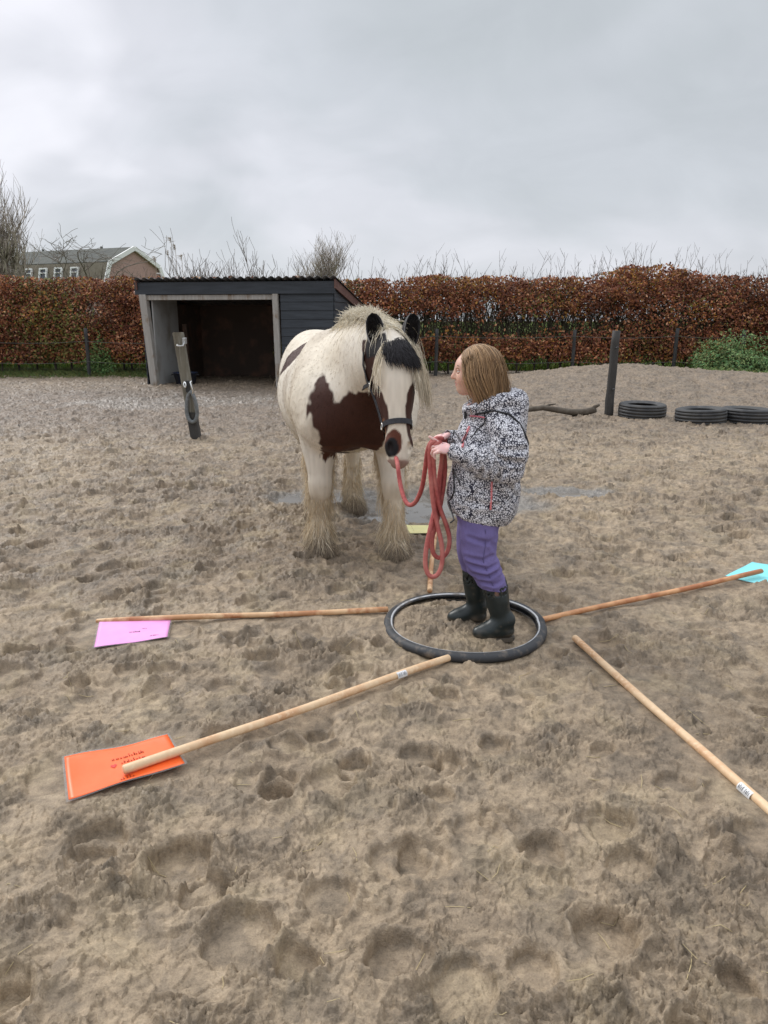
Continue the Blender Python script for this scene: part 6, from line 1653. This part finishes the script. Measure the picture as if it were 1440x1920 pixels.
    q.chain([(-.025, .06, .53, .080), (-.040, .068, .42, .070), (-.045, .072, .34, .062), (-.033, .076, .28, .056), (-.028, .078, .245, .056)], .02)
    g2_ = np.meshgrid(*q.ax, indexing='ij'); q.S[...] = np.maximum(q.S, np.where(g2_[1] < 0, (.222 - .12 * (g2_[0] - .03)), .25) - g2_[2])
    V, F = q.mesh(); V = relax(V, F, 2, .5); Nn = vnormals(V, F); V = V + Nn * ((vnoise3(V * np.array([14, 14, 34]), 3) - .5) * .008)[:, None]
    for (a_, b_, c_, dp) in (((-.09, -.14, .345), (.0, -.15, .325), (.05, -.14, .345), .012), ((-.07, -.14, .300), (.0, -.15, .290), (.06, -.14, .315), .010), ((-.09, -.14, .375), (-.02, -.15, .365), (.02, -.14, .380), .007),
                             ((-.02, -.14, .265), (.03, -.15, .255), (.08, -.14, .275), .008), ((-.08, -.14, .46), (.0, -.15, .44), (.06, -.14, .46), .006), ((.02, -.14, .43), (.05, -.15, .36), (.06, -.14, .31), .008), ((.0, -.14, .235), (.05, -.15, .225), (.09, -.14, .24), .006)):
        V = crease(V, Nn, [np.array(a_), np.array(b_), np.array(c_)], dp, .009)
    me = np_mesh('trousers', V, F, True); link('trousers', me, pm('purple_cotton', (.150, .120, .300), .85, var=(9, (.185, .150, .355), .35, .65), var2=(300, (.12, .10, .24), .5, .8, 1), bump=[(400, .35, .001), (30, .3, .004)]), t)
    Q = []
    for u_ in np.linspace(0, 1, 30):
        c = np.array([-.015 + .0 * u_ + .045 * max(0, u_ - .5) * 2 + .004 * math.sin(u_ * 9), 0, .50 - .27 * u_]); rr_ = np.linspace(.25, 0, 200); P_ = c[None] + np.array([[0, -1., 0]]) * rr_[:, None]; k_ = int(np.argmax(q.sample(P_) < 0)); Q.append(P_[max(k_ - 1, 0)])
    m = MB(); m.tube(Q, .0016, 6); m.build('side_seam', pm('seam_thread', (.10, .08, .20), .8), [o for o in t.children if o.name.startswith('trousers')][0])
    # ================= boots
    def boot(name, pts_shaft, heel, toe, side, zoff):
        b = Field((-.22, -.22, -.03), (.24, .22, .34), .0048)
        b.chain(pts_shaft, .02)
        heel = np.array(heel); toe = np.array(toe); d = toe - heel; d /= np.linalg.norm(d)
        b.chain([(*(heel + [0, 0, -.004]), .034), (*(heel * .6 + toe * .4 + [0, 0, .0]), .034), (*(heel * .25 + toe * .75 + [0, 0, -.004]), .037), (*(toe - d * .006 + [0, 0, -.006]), .030)], .014, (0, 0, 1), .92)
        b.chain([(*(heel + [0, 0, .045]), .036), (*(heel * .66 + toe * .34 + [0, 0, .028]), .034), (*(heel * .38 + toe * .62 + [0, 0, .004]), .033)], .018)
        # flat sole
        zs = heel[2] - .040
        Xb, Yb, Zb = np.meshgrid(*b.ax, indexing='ij'); b.S[...] = np.maximum(b.S, (zs + .006) - Zb)
        top = np.array(pts_shaft[0][:3]); nxt = np.array(pts_shaft[1][:3]); ax = (top - nxt) / np.linalg.norm(top - nxt); r_ = pts_shaft[0][3]
        b.S[...] = np.maximum(b.S, (Xb - top[0]) * ax[0] + (Yb - top[1]) * ax[1] + (Zb - top[2]) * ax[2])
        b.chain([(*(top - ax * .05), r_ - .006), (*(top + ax * .05), r_ - .005)], .004, mode='s', smooth=False)
        V, F = b.mesh(); V = relax(V, F, 2, .5); Nn = vnormals(V, F)
        V = V + Nn * ((vnoise3(V * np.array([18, 18, 30]), 5) - .5) * .006)[:, None]
        me = np_mesh(name, V, F, True); n = len(V); C = np.tile([.012, .019, .019], (n, 1)); mud = (1 - sstep(zs + .01, zs + .05, V[:, 2] + (vnoise3(V * 40, 8) - .5) * .05))[:, None] * .8
        C = C * (1 - mud) + np.array([.15, .12, .09]) * mud; sp = sstep(.76, .84, vnoise3(V * 60, 9))[:, None] * .3; C = C * (1 - sp) + np.array([.13, .105, .08]) * sp
        set_col(me, C); o = link(name, me, M_boot, t)
        # sole welt
        sd_ = np.array([-d[1], d[0], 0]); m = MB(); vs = []; n_ = 28
        hw = lambda u: .036 if u < .25 else (.034 if u < .5 else .038)
        ring = []
        ln = np.linalg.norm((toe - heel)[:2])
        for i in range(n_):
            a_ = 2 * PI * i / n_; cx_ = math.cos(a_); sy_ = math.sin(a_); L2 = ln / 2 + .036
            c = (heel + toe) / 2; waist = 1 - .12 * math.exp(-((cx_ + .15) / .3) ** 2); p = c + d * (abs(cx_) ** .75 * math.copysign(1, cx_)) * L2 + sd_ * (abs(sy_) ** .8 * math.copysign(1, sy_)) * .041 * waist; ring.append(p)
        for zz_ in (zs - .004, zs + .012):
            for p in ring: vs.append((p[0], p[1], zz_))
        m.add(vs, [tuple(range(n_ - 1, -1, -1)), tuple(n_ + i for i in range(n_))] + [(i, (i + 1) % n_, n_ + (i + 1) % n_, n_ + i) for i in range(n_)], False); m.build('sole', pm('muddy_sole', (.10, .082, .062), .8, var=(40, (.04, .04, .04), .5, .7)), o)
        return o
    zb = gz0 + .038
    bo = boot('boot', [(.036, -.068, .258, .0555), (.050, -.071, .20, .053), (.066, -.076, .13, .046), (.085, -.082, .075, .040)], (.100, -.084, zb), (-.028, -.100, zb), -1, 0)
    m = MB(); m.box((.083, -.070, .225), (.006, .012, .05), Matrix.Rotation(.3, 3, 'Y'), bev=.002); m.build('buckle_strap', pm('boot_strap', (.03, .035, .035), .5), bo)
    boot('boot', [(-.030, .078, .262, .053), (-.025, .080, .19, .050), (-.018, .082, .12, .044), (-.008, .084, .075, .040)], (.004, .084, zb), (-.120, .072, zb), 1, 0)
    return t, g, f
M_boot = pm('rubber_boot', rough=.38, attr='Col', spec=.5, bump=[(26, .25, .004)])
M_skin2 = pm('eyelid_skin', (.60, .36, .27), .5)
down_ = np.array([0, 0, -1.])
_child, JF, BF = child()

# ------------------------------------------------------------------ lead rope
def rope():
    t = thing('lead_rope', 'thick coral red lead rope hanging in long loops from the child\'s hands', 'rope', (CO[0], CO[1], 0))
    def W(px, py, y):
        # helper: world point on a vertical plane y seen at photo position px,py of the reference camera
        th = math.atan(360 / 1386.); a = (px - 720) / 1386.; b = -(py - 960) / 1386.
        r = (a, math.cos(th) + b * math.sin(th), -math.sin(th) + b * math.cos(th)); k = y / r[1]; return Vector((r[0] * k - CO[0], y - CO[1], CAM_H + r[2] * k))
    ch = CHIN[0] - Vector((CO[0], CO[1], 0))
    hp_ = lambda x, y, z: Vector((x, y, z))
    h0 = Vector((-.205, -.045, .845))            # where the coils lie over the hand
    pts = [ch, ch + Vector((.002, -.02, -.05)), W(745, 868, 3.36), W(750, 905, 3.30), W(758, 935, 3.24), W(768, 947, 3.2), W(780, 940, 3.16), W(791, 915, 3.11), W(797, 880, 3.07), W(801, 850, 3.04), W(806, 833, 3.01), W(815, 824, 3.00), W(826, 822, 3.02), W(834, 826, 3.06),
           W(832, 845, 3.08), W(826, 880, 3.06), W(818, 940, 3.03), W(807, 990, 3.00), W(799, 1030, 2.99), W(798, 1062, 2.985), W(806, 1080, 2.98), W(820, 1078, 2.98), W(829, 1055, 2.985), W(828, 1020, 2.99), W(820, 985, 3.0), W(812, 940, 3.0), W(808, 895, 3.0), W(806, 855, 3.0), W(808, 834, 2.99), W(817, 827, 2.99), W(827, 832, 3.02),
           W(834, 862, 3.05), W(833, 900, 3.05), W(826, 945, 3.04), W(817, 985, 3.03), W(810, 1010, 3.02), W(812, 1036, 3.02), W(824, 1046, 3.02), W(838, 1036, 3.02), W(843, 1012, 3.02), W(837, 985, 3.02), W(826, 955, 3.01), W(817, 915, 3.005), W(813, 870, 3.0), W(814, 840, 2.985), W(822, 831, 2.985), W(829, 840, 3.01),
           W(828, 868, 3.03), W(824, 905, 3.03), W(822, 940, 3.03), W(818, 965, 3.03), W(812, 990, 3.03), W(806, 1015, 3.03), W(806, 1030, 3.03)]
    P = [tuple(p) for p in pts]; Q = []
    for i in range(len(P) - 1):
        p0, p1, p2, p3 = [Vector(P[max(0, min(len(P) - 1, k))]) for k in (i - 1, i, i + 1, i + 2)]
        for j in range(7):
            u = j / 7; Q.append(.5 * ((2 * p1) + (-p0 + p2) * u + (2 * p0 - 5 * p1 + 4 * p2 - p3) * u * u + (-p0 + 3 * p1 - 3 * p2 + p3) * u ** 3))
    # even spacing
    out = [Q[0]]; 
    for p in Q[1:]:
        while (p - out[-1]).length > .006: out.append(out[-1] + (p - out[-1]).normalized() * .006)
    n = 12; m = MB(); m.tube(out, .0098, n)
    # braided surface: radial ripple winding round the rope
    V = m.v; k = len(out)
    for i in range(k):
        for j in range(n):
            a = 2 * PI * j / n; r_ = 1 + .07 * math.sin(2 * a + i * .9) * math.sin(2 * a - i * .9); c = out[i]; v = Vector(V[i * n + j]); V[i * n + j] = tuple(c + (v - c) * r_)
    m.build('cord', pm('coral_rope', (.46, .105, .095), .7, var=(60, (.34, .065, .062), .40, .65), var2=(8, (.55, .20, .17), .5, .75), bump=[(350, .6, .0015)]), t)
    m = MB(); c = out[0]; m.tube([c + Vector((0, 0, .014)), c + Vector((.007, 0, .005)), c + Vector((0, 0, -.012)), c + Vector((-.007, 0, .005))], .0035, 8, closed=True); m.tube([c + Vector((0, 0, -.008)), c + Vector((0, -.004, -.035))], .008, 10); m.build('snap_hook', pm('brass', (.55, .42, .22), .3, metal=1), t)
    return out
ROPE = rope()
